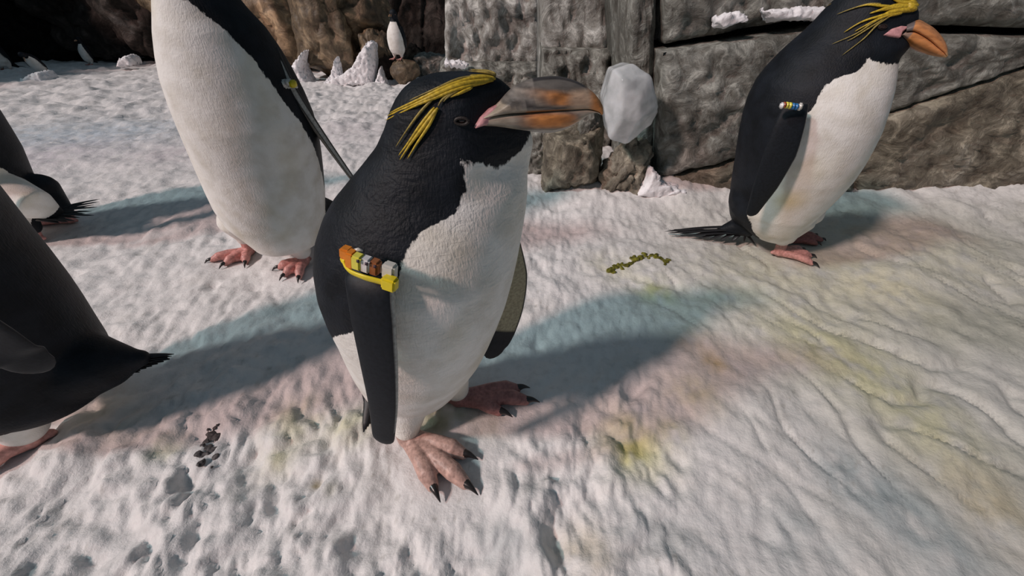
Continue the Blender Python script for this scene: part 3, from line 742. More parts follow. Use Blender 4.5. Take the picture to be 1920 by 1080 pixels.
drift('snow_heap', [(228, 110), (240, 103), (250, 110), (256, 122), (222, 126)], 5.6, .016, 'small snow heap at foot of the dark rock by the penguin', 7, depth=.2, **HEAP)
drift('snow_heap', [(38, 152), (60, 140), (78, 134), (92, 148), (100, 158), (60, 160)], 4.6, .016, 'small snow heap in front of the bowed far left penguin', 8, depth=.2, **HEAP)
drift('snow_patch', [(832, 112), (850, 116), (880, 120), (878, 126), (846, 124), (834, 122)], 2.86, .01, 'thin snow strip on the ledge at left end of pale wall', 9, depth=.08)
drift('snow_heap', [(1222, 310), (1228, 322), (1246, 345), (1300, 360), (1220, 372), (1190, 365), (1212, 345)], 1.40, .008, 'pointed snow drift at wall foot right of the crumbly rock', 10, depth=.07, **HEAP)
# ------------------------------------------------------------------ PENGUIN 1, in front
def thigh(a, b, r0, r1): return tube([Vector(a), (Vector(a)+Vector(b))/2, Vector(b)], [r0, (r0+r1)/2, r1], 20)
def front_penguin():
    root = empty('penguin', (-.15, .45, 0), label='large black-and-white crested penguin standing in front at centre, yellow tie on its flipper', cat='penguin')
    Le = [(128, 868), (134, 825), (145, 785), (160, 760), (185, 742), (210, 730), (240, 722), (270, 712), (300, 696), (330, 672), (360, 650), (400, 622), (450, 598), (500, 588), (550, 590), (600, 604), (650, 632), (700, 655), (740, 680), (790, 735)]
    Re = [(128, 872), (134, 905), (145, 932), (160, 952), (180, 968), (210, 980), (240, 992), (270, 1003), (290, 1002), (310, 996), (330, 991), (360, 992), (400, 988), (450, 978), (500, 967), (550, 953), (600, 932), (650, 906), (700, 868), (740, 830), (790, 780)]
    ycf = [(.05, .47), (.15, .46), (.3, .445), (.42, .44), (.5, .43), (.6, .42)]
    zs = [.075, .085, .10, .12, .15, .18, .22, .26, .30, .34, .38, .41, .44, .46, .48, .50, .52, .54, .555, .567, .576, .583, .588]
    rings = fit_rings(Le, Re, ycf, zs)
    ecf = [(.05, .9), (.2, 1.0), (.38, .95), (.44, .82), (.48, .70), (.54, .62), (.6, .62)]
    nh, fh = main_near['heel'], main_far['heel']
    c0 = rings[3]
    tb = Vector((rings[4][0]-.085, rings[4][1]+.055, .11))
    extra = [thigh((nh[0]+.01, nh[1]+.03, .13), (nh[0], nh[1]+.004, .040), .052, .024), thigh((fh[0]-.02, fh[1]-.02, .13), (fh[0]-.003, fh[1], .042), .050, .024),
             tube([(rings[5][0]-.03, rings[5][1]+.02, .16), tb, tb+Vector((-.035, .01, -.045))], [.06, .035, .014], 18)]
    me = body_mesh(rings, ecf, extra, .0035, 6); taper_face(me, rings, .47, .51, .42)
    head = -32
    zr = zfront(rings)
    # near side limit of the white, as world angle minus heading
    neg = [(0, 122), (zr(740), 119), (zr(690), 115), (zr(660), 109), (zr(640), 100), (zr(618), 86), (zr(590), 70), (zr(560), 64), (zr(520), 61), (zr(480), 62), (zr(445), 58), (zr(428), 46), (zr(412), 34), (zr(370), 31), (zr(330), 42), (zr(315), 50), (.7, 50)]
    pos = [(0, 128), (zr(600), 116), (zr(520), 80), (zr(440), 72), (zr(405), 60), (zr(315), 60), (.7, 60)]
    chin = [(-180, zr(305)), (-60, zr(308)), (-46, zr(312)), (-30, zr(324)), (-12, zr(336)), (5, zr(344)), (18, zr(338)), (34, zr(300)), (60, zr(290)), (180, zr(290))]
    paint(me, rings, head, neg, pos, chin)
    body = link(me, 'body', 'plumage', root)
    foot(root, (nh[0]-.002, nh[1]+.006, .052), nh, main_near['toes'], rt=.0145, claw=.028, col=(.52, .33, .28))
    foot(root, (fh[0]-.004, fh[1]+.002, .052), fh, main_far['toes'], rt=.014, claw=.028, col=(.34, .15, .14), label='red-brown far foot, shade painted darker')  # far foot lies in shadow; that shade is put into its colour
    # near flipper
    pc = [(706, 440), (694, 520), (700, 600), (711, 690), (718, 760), (719, 818)]
    ys = [.395, .324, .306, .298, .296, .300]; P = [U(a, b, y) for (a, b), y in zip(pc, ys)]
    wp = [40, 92, 88, 72, 56, 42]
    W = [k/750*(y*cp+(H-p.z)*sp)*1.04 for k, p, y in zip(wp, P, ys)]
    flipper(root, P, W, [(.93, -.22, 0), (.97, -.2, 0)], .020, under=(.45, .43, .36), tipdark=.2, outer=-1)
    # far flipper, held a little off the body
    pc = [(950, 430), (962, 520), (955, 580), (940, 625), (928, 648)]; ys = [.50, .50, .50, .49, .48]; P2_ = [U(a, b, y) for (a, b), y in zip(pc, ys)]
    wp = [40, 60, 62, 60, 48]; W2 = [k/750*(y*cp+(H-p.z)*sp) for k, p, y in zip(wp, P2_, ys)]
    flipper(root, P2_, W2, [(.85, .45, 0), (.85, .45, 0)], .014, under=(.34, .31, .21), tipdark=.3, outer=1, edge=False, label='far flipper, olive-pale inside with black rim')
    # tail
    tb2 = tb+Vector((-.03, .01, -.04))
    tail(root, tb2, [G(690+k*5, 800-k*1.5, .012)+Vector((-.002*k, .004*k, 0)) for k in range(-2, 3)], .009)
    # bill
    grey, ivory, org, dk = np.array((.16, .145, .13)), np.array((.44, .38, .30)), np.array((.50, .20, .055)), np.array((.04, .033, .032))
    def colf(p, s, u_, x, y):
        n_ = .5+1.3*float(fbm(np.array([x*.035+y*.01]), np.array([y*.16]), 3.0, 3)[0]); c = grey*(1-n_*.5)+ivory*n_*.5
        if p == 'u':
            if y < 166 and u_ > .5: c = grey*.75 if u_ < .93 else dk
            if x < 1000 and y < 186: c = grey*(.8+.5*n_)
            k = math.exp(-((x-1048)/38)**2-((y-(171+(x-1020)*.12))/8)**4); c = c*(1-k)+org*(.7+.5*n_)*k
            k = math.exp(-((x-1022)/52)**4-((y-198)/5)**4); c = c*(1-k)+org*k
            k = math.exp(-((y-(186+(x-1040)*.06))/3.2)**2)*(x > 985)*(x < 1100); c = c*(1-k)+dk*k
            if x < 985 and 188 < y: c = ivory*(.75+.3*n_)
            k = float(sstep(1055, 1085, x+6*n_))*float(sstep(160, 172, y)); c = c*(1-k)+(ivory*.75+org*.35)*k
            k = float(sstep(1098, 1116, x)); c = c*(1-k)+org*1.15*k
            if u_ < .07: c = dk
        else:
            k = math.exp(-((x-1035)/52)**4-((y-(224+(x-1035)*.03))/10)**4); c = c*(1-k)+org*(.9+.3*n_)*k
            k = 1-float(sstep(955, 985, x+8*n_)); c = c*(1-k)+ivory*(.8+.3*n_)*k
            if u_ < .10: c = grey*.7
            if .13 < u_ < .2: c = ivory
            if u_ > .93: c = dk
            k = float(sstep(1075, 1100, x)); c = c*(1-k)+ivory*.85*k
        return np.clip(c, 0, 1)
    b_ = bill_px(root, [((912, 206), (908, 212), (905, 232)), ((935, 190), (935, 208), (935, 235)), ((957, 168), (960, 207), (965, 240)), ((975, 156), (985, 207), (990, 244)), ((1000, 147), (1010, 206), (1015, 247)),
        ((1040, 143), (1040, 205), (1038, 247)), ((1072, 149), (1066, 204), (1062, 240)), ((1097, 161), (1085, 203), (1085, 227)), ((1117, 178), (1102, 203), (1103, 215)), ((1129, 196), (1120, 208), (1112, 209)), ((1131, 210), (1127, 214), (1116, 208.6))], .412, .0235, colf)
    # eyes
    bvh = BVHTree.FromPolygons([tuple(c) for c in vco(me)+np.array(wl(root))], [tuple(p.vertices) for p in me.polygons])
    gape_patch(b_, bvh, [(886, 241), (899, 220), (916, 203), (934, 194), (938, 212), (932, 233), (908, 234)], .415, .006)
    hit = bvh.ray_cast(Vector((0, 0, H)), ray(866, 226).normalized())
    for k in (1, -1):
        p = hit[0] if k == 1 else Vector((hit[0].x, 2*.425-hit[0].y, hit[0].z))
        if k == -1: p = bvh.find_nearest(p)[0]
        v, f = sphere(p-Vector((0, k*-.002, 0)), .0055, (1, .8, .6)); link(fixn(mesh(v, f)), 'eye', 'eye', root)
        arc = [p+Vector((math.cos(a)*.0060, -k*.0026, math.sin(a)*.0030)) for a in np.linspace(0, 2*math.pi, 17)]
        v, f = tube(arc, [.0014]*17, 8, round_ends=False); link(fixn(mesh(v, f)), 'eyelid', 'eyelid', root)
    Yp, Dp = 'yellow_plume', 'dull_plume'
    plumes(root, body, [
        ([(925, 150), (890, 150), (845, 163), (795, 184), (735, 213)], .0021, Yp), ([(922, 153), (870, 160), (835, 172), (790, 192), (730, 219)], .0024, Yp),
        ([(915, 156), (865, 167), (820, 184), (780, 200), (727, 227)], .0016, Yp), ([(900, 146), (860, 152), (820, 168), (770, 190)], .0013, Dp),
        ([(928, 146), (910, 140), (880, 138)], .0016, Dp), ([(927, 151), (905, 147), (880, 145)], .0019, Yp), ([(923, 154), (900, 153), (872, 152)], .0016, Yp),
        ([(885, 162), (862, 168), (838, 178)], .0013, Yp), ([(884, 166), (862, 176), (845, 184)], .0015, Yp), ([(848, 176), (830, 188), (822, 200)], .0011, Dp),
        ([(812, 188), (792, 208), (768, 240), (745, 276)], .0012, Dp), ([(822, 203), (800, 232), (775, 266), (752, 300)], .0019, Yp),
        ([(820, 206), (805, 236), (783, 270), (766, 298)], .0015, Yp), ([(816, 202), (792, 232), (768, 268), (750, 292)], .0015, Yp), ([(860, 172), (842, 182), (832, 192)], .0011, Dp)],
        (rings[17][0], .425, .54), 0)
    # cable tie band with beads
    band = empty('flipper_band', U(695, 500, .31), label='yellow cable tie band with orange, yellow, white and brown beads on the front penguin', cat='band')
    Lp = [(664, 478, .318), (650, 480, .322), (646, 492, .318), (656, 508, .308), (680, 519, .300), (705, 526, .297), (728, 532, .296)]
    pts = spline([U(a, b, y) for a, b, y in Lp], 6)
    v, f = tube(pts, [.0042]*len(pts), 10, .45, (0, .8, .3)); link(fixn(mesh(v, f)), 'strap', 'tie_yellow', band)
    ux = (U(735, 515, .3)-U(660, 490, .31)).normalized(); uy = Vector((0, 1, 0)); uy = (uy-ux*uy.dot(ux)).normalized(); uz = ux.cross(uy)
    def bead(px, py, y, mat, sx, sz, name='bead', sy=.0055): return link(box(U(px, py, y), ux, uy, uz, sx, sy, sz), name, mat, band, smooth=False)
    bead(650, 474, .315, 'bead_orange', .0052, .0060); bead(659, 485, .311, 'bead_orange', .0042, .0085)
    for a, b, mt in ((671, 490, 'bead_yellow'), (687, 495, 'bead_white'), (703, 500, 'bead_brown')):
        bb = bead(a, b, .308, mt, .0050, .0075)
        k = link(box(U(a, b, .3015), ux, uy, uz, .0013, .0006, .0015), 'mark', 'mark', bb)
    bead(718, 504, .310, 'clasp', .0045, .0040, 'strap_end', .003)
    bead(731, 508, .305, 'clasp', .0062, .0085, 'clasp'); bead(731, 531, .296, 'tie_yellow', .0070, .0070, 'buckle')
    v, f = tube([U(664, 470, .318), U(672, 468, .314), U(678, 470, .315)], [.0018, .002, .0012], 8); link(fixn(mesh(v, f)), 'strap_tail', 'clasp', band)
    return root
front_penguin()
# ------------------------------------------------------------------ PENGUIN 2, tall, left of centre
def tall_penguin():
    root = empty('penguin', (-.70, 1.02, 0), label='tall penguin facing left with a full white belly, head above the picture', cat='penguin')
    Le = [(-190, 345), (-175, 305), (-150, 278), (-110, 262), (-70, 268), (-30, 280), (0, 284), (50, 283), (100, 288), (150, 298), (200, 315), (250, 335), (300, 357), (350, 378), (400, 402), (430, 425), (450, 455), (470, 480)]
    Re = [(-190, 350), (-175, 385), (-150, 402), (-110, 412), (-70, 415), (-30, 430), (0, 450), (50, 498), (100, 533), (150, 561), (200, 585), (250, 598), (300, 605), (350, 609), (400, 610), (430, 608), (450, 602), (470, 590)]
    ycf = [(0, 1.0), (.3, 1.0), (.55, .97), (.8, .92)]
    zs = [.062, .07, .085, .11, .15, .20, .25, .3, .35, .40, .45, .5, .54, .58, .61, .64, .67, .70, .73, .76, .78, .79]
    rings = fit_rings(Le, Re, ycf, zs); ecf = [(0, .95), (.4, 1.0), (.62, .9), (.8, .9)]
    a, b = p2_a['heel'], p2_b['heel']
    tb = (rings[4][0]+.12, rings[4][1]+.11, .09)
    extra = [thigh((a[0]+.01, a[1], .11), (a[0]+.002, a[1]+.002, .060), .055, .024), thigh((b[0]-.01, b[1], .11), (b[0]+.002, b[1]+.002, .048), .055, .026),
             tube([(rings[5][0]+.03, rings[5][1]+.03, .14), tb], [.08, .03], 18)]
    me = body_mesh(rings, ecf, extra, .0045, 6); zr = zfront(rings)
    head = -130
    pos = [(0, 150), (zr(400), 146), (zr(350), 136), (zr(300), 126), (zr(250), 116), (zr(200), 108), (zr(150), 103), (zr(100), 97), (zr(50), 84), (zr(20), 72), (zr(0), 60), (zr(-30), 40), (.9, 30)]
    neg = [(0, 140), (.3, 115), (.6, 90), (.68, 50), (.9, 30)]
    chin = [(-180, zr(-8)), (0, zr(-10)), (60, zr(0)), (180, zr(0))]
    paint(me, rings, head, neg, pos, chin); body = link(me, 'body', 'plumage_far', root)
    foot(root, (a[0]+.004, a[1]+.004, .075), a, p2_a['toes'], rt=.0115, claw=.022, col=(.62, .28, .25)); foot(root, (b[0]+.004, b[1]+.003, .070), b, p2_b['toes'], rt=.0115, claw=.022, col=(.60, .28, .25))
    # flipper swung back, seen edge on
    pc = [(510, 95), (545, 165), (580, 220), (625, 285), (668, 345)]; ys = [1.0, .99, 1.0, 1.02, 1.04]; P = [U(a_, b_, y) for (a_, b_), y in zip(pc, ys)]
    flipper(root, P, [.05, .06, .062, .05, .03], [(.50, -.80, .30), (.44, -.84, .26)], .028, under=(.36, .33, .29), tipdark=.05, outer=1)
    # opposite flipper hanging on the hidden side
    c = rings[11]; P = [Vector((c[0]-.11, c[1]+.08, .50)), Vector((c[0]-.10, c[1]+.13, .40)), Vector((c[0]-.08, c[1]+.15, .30)), Vector((c[0]-.07, c[1]+.15, .24))]
    flipper(root, P, [.04, .055, .05, .03], [(.8, .5, 0), (.8, .5, 0)], .016)
    for k in range(9): feather(root, Vector(tb)+Vector((-.03, -.03, .0)), (tb[0]+.07+.006*k, tb[1]+.10-.010*k, .022), .007)
    hc = rings[17]; hd = Vector((math.cos(R(-130)), math.sin(R(-130)), 0))
    bb, *_ = bill(root, Vector((hc[0], hc[1], .725))+hd*.035, Vector((hc[0], hc[1], .70))+hd*.115, .04, .032)
    for s in (1, -1):
        p = Vector((hc[0], hc[1], .745))+hd*.028+Vector((-hd.y, hd.x, 0))*s*.052; v, f = sphere(p, .007); link(fixn(mesh(v, f)), 'eye', 'eye', root)
    band = empty('flipper_band', U(545, 158, .97), label='small white and yellow band on the tall penguin\'s flipper', cat='band')
    for (x, y, mt, s) in ((532, 157, 'clasp', 1.25), (541, 154, 'clasp', .9), (549, 157, 'tie_yellow', 1.0)):
        link(box(U(x, y, .955), Vector((1, 0, 0)), Vector((0, 1, 0)), Vector((0, 0, 1)), .0065*s, .008, .0070*s), 'bead' if mt != 'clasp' else 'clasp', mt, band)
    v, f = tube([U(534, 160, .955), U(541, 164, .955), U(550, 161, .955), U(556, 163, .965)], [.003]*4, 8); link(fixn(mesh(v, f)), 'strap', 'clasp', band)
tall_penguin()
# ------------------------------------------------------------------ PENGUIN 3, right
def right_penguin():
    root = empty('penguin', (.82, 1.05, 0), label='crested penguin at right leaning forward in profile, plain orange beak, by the wall', cat='penguin')
    Le = [(-26, 1640), (-22, 1605), (-12, 1578), (0, 1560), (20, 1542), (50, 1515), (80, 1480), (100, 1458), (130, 1430), (160, 1408), (200, 1394), (250, 1384), (300, 1377), (340, 1370), (380, 1368), (410, 1385), (435, 1410), (460, 1430)]
    Re = [(-26, 1645), (-22, 1680), (-12, 1703), (0, 1716), (20, 1724), (40, 1724), (60, 1718), (80, 1712), (100, 1700), (112, 1686), (120, 1682), (140, 1684), (160, 1682), (200, 1672), (250, 1655), (300, 1630), (350, 1596), (400, 1545), (430, 1510), (450, 1492), (465, 1480)]
    ycf = [(0, 1.03), (.2, 1.03), (.4, 1.01), (.7, .99)]
    zs = [.062, .075, .095, .12, .15, .19, .23, .27, .31, .35, .39, .43, .47, .50, .53, .55, .57, .59, .61, .63, .65, .665, .676, .682]
    rings = fit_rings(Le, Re, ycf, zs); ecf = [(0, .8), (.1, .9), (.3, .95), (.44, .85), (.54, .66), (.7, .6)]
    a, b = p3_a['heel'], p3_b['heel']; tb = G(1395, 425, .055)
    extra = [thigh((a[0]+.02, a[1]+.02, .11), (a[0]-.002, a[1]+.006, .055), .05, .022), thigh((b[0]+.02, b[1], .11), (b[0], b[1], .050), .05, .022),
             tube([(rings[5][0]-.05, rings[5][1], .18), tuple(G(1405, 400, .09)), tuple(tb), tuple(G(1350, 432, .032))], [.075, .055, .038, .012], 18)]
    me = body_mesh(rings, ecf, extra, .0045, 6); taper_face(me, rings, .55, .59, .5); zr = zfront(rings)
    head = -36
    neg = [(0, 118), (zr(430), 112), (zr(400), 116), (zr(350), 114), (zr(300), 110), (zr(260), 104), (zr(240), 96), (zr(200), 88), (zr(160), 84), (zr(145), 76), (zr(135), 60), (zr(125), 52), (zr(105), 50), (.8, 50)]
    pos = [(0, 118), (.3, 104), (.45, 80), (.5, 60), (.8, 60)]
    chin = [(-180, zr(102)), (-70, zr(102)), (-48, zr(108)), (-30, zr(118)), (0, zr(118)), (50, zr(110)), (180, zr(102))]
    d1 = U(1483, 385, .90); paint(me, rings, head, neg, pos, chin, dirt=[(d1.x, d1.y, d1.z, .035, .75), (*U(1520, 320, .90), .04, .25)])
    body = link(me, 'body', 'plumage_far', root)
    foot(root, (a[0], a[1]+.008, .075), a, p3_a['toes'], rt=.0105, claw=.022, col=(.56, .29, .26)); foot(root, (b[0], b[1], .06), b, p3_b['toes'], rt=.0105, claw=.02, col=(.28, .10, .09), label='dark red foot, shade painted into its colour')  # second foot uses a darker skin colour in place of shade
    pc = [(1492, 195), (1480, 235), (1462, 290), (1435, 350), (1412, 395)]; ys = [.895, .885, .88, .885, .90]; P = [U(a_, b_, y) for (a_, b_), y in zip(pc, ys)]
    wp = [42, 52, 56, 42, 22]; W = [k/750*(y*cp+(H-p.z)*sp) for k, p, y in zip(wp, P, ys)]
    flipper(root, P, W, [(.95, -.25, .2), (.85, -.3, .45)], .022, outer=-1)
    c = rings[9]; P = [Vector((c[0]+.06, c[1]+.11, .45)), Vector((c[0]+.03, c[1]+.14, .36)), Vector((c[0]-.01, c[1]+.15, .27)), Vector((c[0]-.03, c[1]+.15, .21))]
    flipper(root, P, [.04, .055, .05, .03], [(.9, 0, .3), (.9, 0, .3)], .016)
    # tail brushed along the snow
    tips = [(1246, 434), (1252, 437), (1262, 430), (1275, 438), (1290, 442), (1310, 446), (1330, 449), (1350, 450), (1372, 452), (1395, 454), (1415, 457), (1258, 433), (1300, 440)]
    for k, (x, y) in enumerate(tips):
        e = G(x, y, .012); s = tb+Vector((-.004*(k % 3), .012-.006*(k % 5), -.010*(k % 3)-.005)); feather(root, s, e, .008, droop=.004)
    def colf(p, s, u_, x, y):
        c = np.array((.60, .25, .09)); 
        if p == 'u': c = c if s > .12 else np.array((.18, .15, .15)); c = c*(.75 if u_ > .85 else 1); c = c if u_ > .12 else np.array((.14, .07, .04))
        else:
            if u_ > .82: c = np.array((.62, .34, .20))
            if .25 < u_ < .55 and .2 < s < .75: c = np.array((.44, .17, .045))
            if s < .16: c = np.array((.30, .20, .16))
            if u_ < .12 and s < .6: c = np.array((.60, .40, .38))
        return c if s < .9 else np.array((.62, .36, .17))
    bb = bill_px(root, [((1700, 44), (1698, 58), (1686, 66)), ((1722, 37), (1712, 58), (1694, 78)), ((1738, 44), (1728, 66), (1708, 91)), ((1752, 53), (1742, 76), (1724, 98)), ((1766, 68), (1756, 88), (1742, 103)), ((1775, 84), (1768, 98), (1758, 106)), ((1778, 102), (1775, 106), (1771, 108))], (Vector((rings[18][0], rings[18][1], 0)), rings[18][4]), .040, colf)
    bvh = BVHTree.FromPolygons([tuple(c) for c in vco(me)+np.array(wl(root))], [tuple(p.vertices) for p in me.polygons])
    gape_patch(bb, bvh, [(1656, 66), (1670, 55), (1688, 49), (1702, 51), (1690, 62), (1686, 72), (1672, 70)], .965, .0035)
    hit = bvh.ray_cast(Vector((0, 0, H)), ray(1653, 50).normalized())
    if hit[0]:
        for k in (1, -1):
            p = hit[0] if k == 1 else bvh.find_nearest(hit[0]+Vector((.05, .16, 0)))[0]
            v, f = sphere(p, .006, (1.3, 1, .7)); link(fixn(mesh(v, f)), 'eye', 'eye', root)
            arc = [p+Vector((math.cos(t)*.008, -k*.003, math.sin(t)*.004)) for t in np.linspace(0, 2*math.pi, 15)]
            v, f = tube(arc, [.0013]*15, 8, round_ends=False); link(fixn(mesh(v, f)), 'eyelid', 'eyelid', root)
    Yp, Dp = 'yellow_plume', 'dull_plume'
    plumes(root, body, [([(1718, 12), (1695, 14), (1665, 17), (1640, 22)], .0050, Yp), ([(1716, 18), (1690, 20), (1665, 24), (1645, 34)], .0050, Yp), ([(1716, 8), (1690, 6), (1668, -2)], .0042, Yp),
        ([(1714, 4), (1695, -2), (1675, -8)], .0036, Yp), ([(1700, 20), (1675, 24), (1650, 30), (1615, 42), (1582, 62)], .0028, Yp), ([(1690, 22), (1660, 30), (1630, 44), (1602, 60)], .0026, Yp),
        ([(1675, 14), (1650, 12), (1625, 10), (1595, 18)], .0024, Yp), ([(1668, 28), (1640, 40), (1605, 64), (1560, 84)], .0018, Dp), ([(1668, 30), (1642, 48), (1618, 74), (1578, 105)], .0017, Dp),
        ([(1690, 24), (1672, 28), (1660, 34)], .0034, Yp), ([(1655, 36), (1630, 52), (1600, 72), (1588, 78)], .0016, Dp), ([(1650, 8), (1625, 9), (1590, 20), (1570, 28)], .0015, Dp),
        ([(1710, 15), (1680, 12), (1655, 18), (1630, 26)], .0040, Yp)], (rings[18][0], .975, .60), -30, off=.003)
    band = empty('flipper_band', U(1485, 199, .86), label='small white, brown, yellow and blue beaded band on the right penguin', cat='band')
    for k, (x, y, mt) in enumerate([(1466, 198, 'bead_white'), (1470, 197, 'bead_red'), (1475, 197, 'bead_yellow'), (1481, 198, 'bead_yellow'), (1487, 199, 'bead_blue'), (1493, 200, 'bead_blue'), (1500, 200, 'clasp')]):
        s = 1.25 if mt == 'clasp' else 1
        link(box(U(x, y, .868), Vector((1, 0, 0)), Vector((0, 1, 0)), Vector((0, 0, 1)), .0036*s, .005, .0058*s, .3), 'clasp' if mt == 'clasp' else 'bead', mt, band)
    v, f = tube([U(1466, 200, .872), U(1482, 202, .871), U(1500, 203, .872)], [.0022]*3, 8); link(fixn(mesh(v, f)), 'strap', 'bead_white', band)
right_penguin()
# ------------------------------------------------------------------ PENGUIN 4, near left, and PENGUIN 5 behind it
def left_penguins():
    root = empty('penguin', (-.80, .45, 0), label='near black-backed penguin cut by the left edge, tail towards the front penguin', cat='penguin')
    Re = [(-60, -330), (0, -260), (100, -190), (200, -115), (345, 0), (400, 42), (470, 98), (530, 143), (600, 186), (640, 212), (680, 215), (720, 190), (755, 110), (800, 60)]
    rf = [(.06, .05), (.09, .10), (.13, .125), (.2, .138), (.35, .145), (.45, .132), (.50, .105), (.54, .078), (.58, .064), (.61, .062), (.65, .055), (.68, .03), (.69, .01)]
    ycf = [(0, .45), (.4, .46), (.7, .46)]; zs = [.07, .08, .10, .13, .17, .21, .25, .3, .35, .4, .45, .5, .54, .58, .61, .64, .66, .68, .69]
    rings = fit_rings(None, Re, ycf, zs, rf); ecf = [(0, .95), (1, .95)]
    # the neck rises straight, slightly forward
    base = rings[10]; rings = [q if q[2] <= .45 else (base[0]-.05*(q[2]-.45)/.1, base[1], q[2], q[3], q[4]) for q in rings]
    a, b = p4_a['heel'], p4_b['heel']; tb = G(215, 680, .13)
    extra = [thigh((a[0]+.01, a[1]+.01, .12), (a[0], a[1]+.004, .045), .058, .034), thigh((b[0], b[1]-.01, .13), (b[0], b[1], .05), .055, .03),
             tube([(rings[4][0]+.02, rings[4][1], .17), tuple(G(150, 690, .12)), tuple(tb), tuple(G(262, 672, .125))], [.10, .07, .040, .016], 20)]
    me = body_mesh(rings, ecf, extra, .0045, 6); head = 178
    w_ = [(0, 110), (.075, 110), (.10, 80), (.2, 92), (.3, 86), (.45, 70), (.5, 50), (.8, 40)]
    co = vco(me); paint(me, rings, head, [(0, 180), (.062, 180), (.074, 60), (.1, 60), (.3, 66), (.45, 60), (.5, 40), (.8, 30)], [(0, 180), (.062, 180), (.074, 70), (.3, 80), (.45, 60), (.5, 40), (.8, 30)], [(-180, .52), (180, .52)])
    body = link(me, 'body', 'plumage_far', root)
    foot(root, (a[0]+.003, a[1]+.004, .055), a, p4_a['toes'], rt=.014, claw=.025, col=(.66, .33, .29)); foot(root, (b[0], b[1]+.002, .06), b, p4_b['toes'], rt=.0135, claw=.025, col=(.50, .20, .18))
    P = [U(-150, 420, .335), U(-105, 520, .32), U(-50, 600, .31), U(10, 655, .31), U(48, 676, .315)]
    flipper(root, P, [.05, .065, .07, .06, .045], [(.55, 0, .8), (.45, 0, .9)], .02, outer=-1, edge=False)
    tips = [(326, 664), (322, 668), (318, 672), (306, 668), (300, 678), (288, 684), (275, 690), (262, 698), (248, 704), (238, 708), (226, 706), (212, 704), (310, 674)]
    for k, (x, y) in enumerate(tips):
        e = G(x, y, .115-.002*k); s = tb+Vector((-.02-.007*(k if k < 12 else 4), .006-.004*(k % 4), .004-.004*(k % 3))); feather(root, s, e, .0065, droop=.0)
    for k in range(9):
        e = G(318-k*11, 674+k*4.2, .112-.003*k); feather(root, e+Vector((-.07, .004, .008)), e, .008)
    tip = rings[15]; bb, *_ = bill(root, Vector((tip[0]-.03, tip[1], .61)), Vector((tip[0]-.115, tip[1], .59)), .045, .034)
    for s in (1, -1): v, f = sphere((tip[0]-.02, tip[1]+s*.047, .63), .006); link(fixn(mesh(v, f)), 'eye', 'eye', root)
    # penguin 5
    root = empty('penguin', (-1.5, 1.15, 0), label='farther black penguin at left edge with white flank streak and spread tail fan', cat='penguin')
    Re = [(0, -140), (100, -70), (204, 0), (270, 41), (338, 69), (372, 86), (400, 80), (430, 60), (470, 20)]
    rf = [(.06, .05), (.1, .11), (.2, .135), (.35, .14), (.46, .12), (.52, .085), (.56, .06), (.64, .05), (.68, .03), (.69, .01)]
    ycf = [(0, 1.15), (1, 1.15)]; rings = fit_rings(None, Re, ycf, zs, rf)
    tb = G(105, 402, .085)
    extra = [thigh((-1.5, 1.10, .13), (-1.5, 1.105, .05), .05, .026), thigh((-1.5, 1.2, .13), (-1.5, 1.22, .05), .05, .026), tube([(rings[5][0]+.02, 1.15, .18), tuple(G(70, 385, .13)), tuple(tb)], [.07, .045, .022], 18)]
    me = body_mesh(rings, ecf, extra, .005, 6)
    pos = [(0, 100), (.07, 120), (.13, 158), (.2, 150), (.3, 126), (.4, 105), (.5, 80), (.8, 30)]
    paint(me, rings, -150, pos, pos, [(-180, .52), (180, .52)]); body = link(me, 'body', 'plumage_far', root)
    foot(root, (-1.5, 1.105, .06), p5_a['heel'], p5_a['toes'], rt=.0105); foot(root, (-1.5, 1.222, .06), p5_b['heel'], p5_b['toes'], rt=.0105)
    # white streak showing between flipper and back
    P = [U(-150, 180, 1.06), U(-115, 250, 1.03), U(-66, 320, 1.02), U(-26, 370, 1.02)]
    flipper(root, P, [.05, .065, .06, .03], [(.8, -.3, .3), (.8, -.3, .3)], .018, outer=-1, edge=False)
    tips = [(188, 373), (186, 378), (176, 384), (182, 388), (172, 396), (160, 400), (176, 404), (150, 408), (140, 414), (165, 378), (128, 416), (112, 418)]
    for k, (x, y) in enumerate(tips):
        e = G(x, y, .075); s = tb+Vector((-.03, .012-.004*k, .004-.003*(k % 3))); feather(root, s, e, .0075, droop=.003)
    tip = rings[15]; bb, *_ = bill(root, Vector((tip[0]-.03, tip[1], .61)), Vector((tip[0]-.115, tip[1], .59)), .045, .034)
    for s in (1, -1): v, f = sphere((tip[0]-.02, tip[1]+s*.047, .63), .006); link(fixn(mesh(v, f)), 'eye', 'eye', root)
left_penguins()
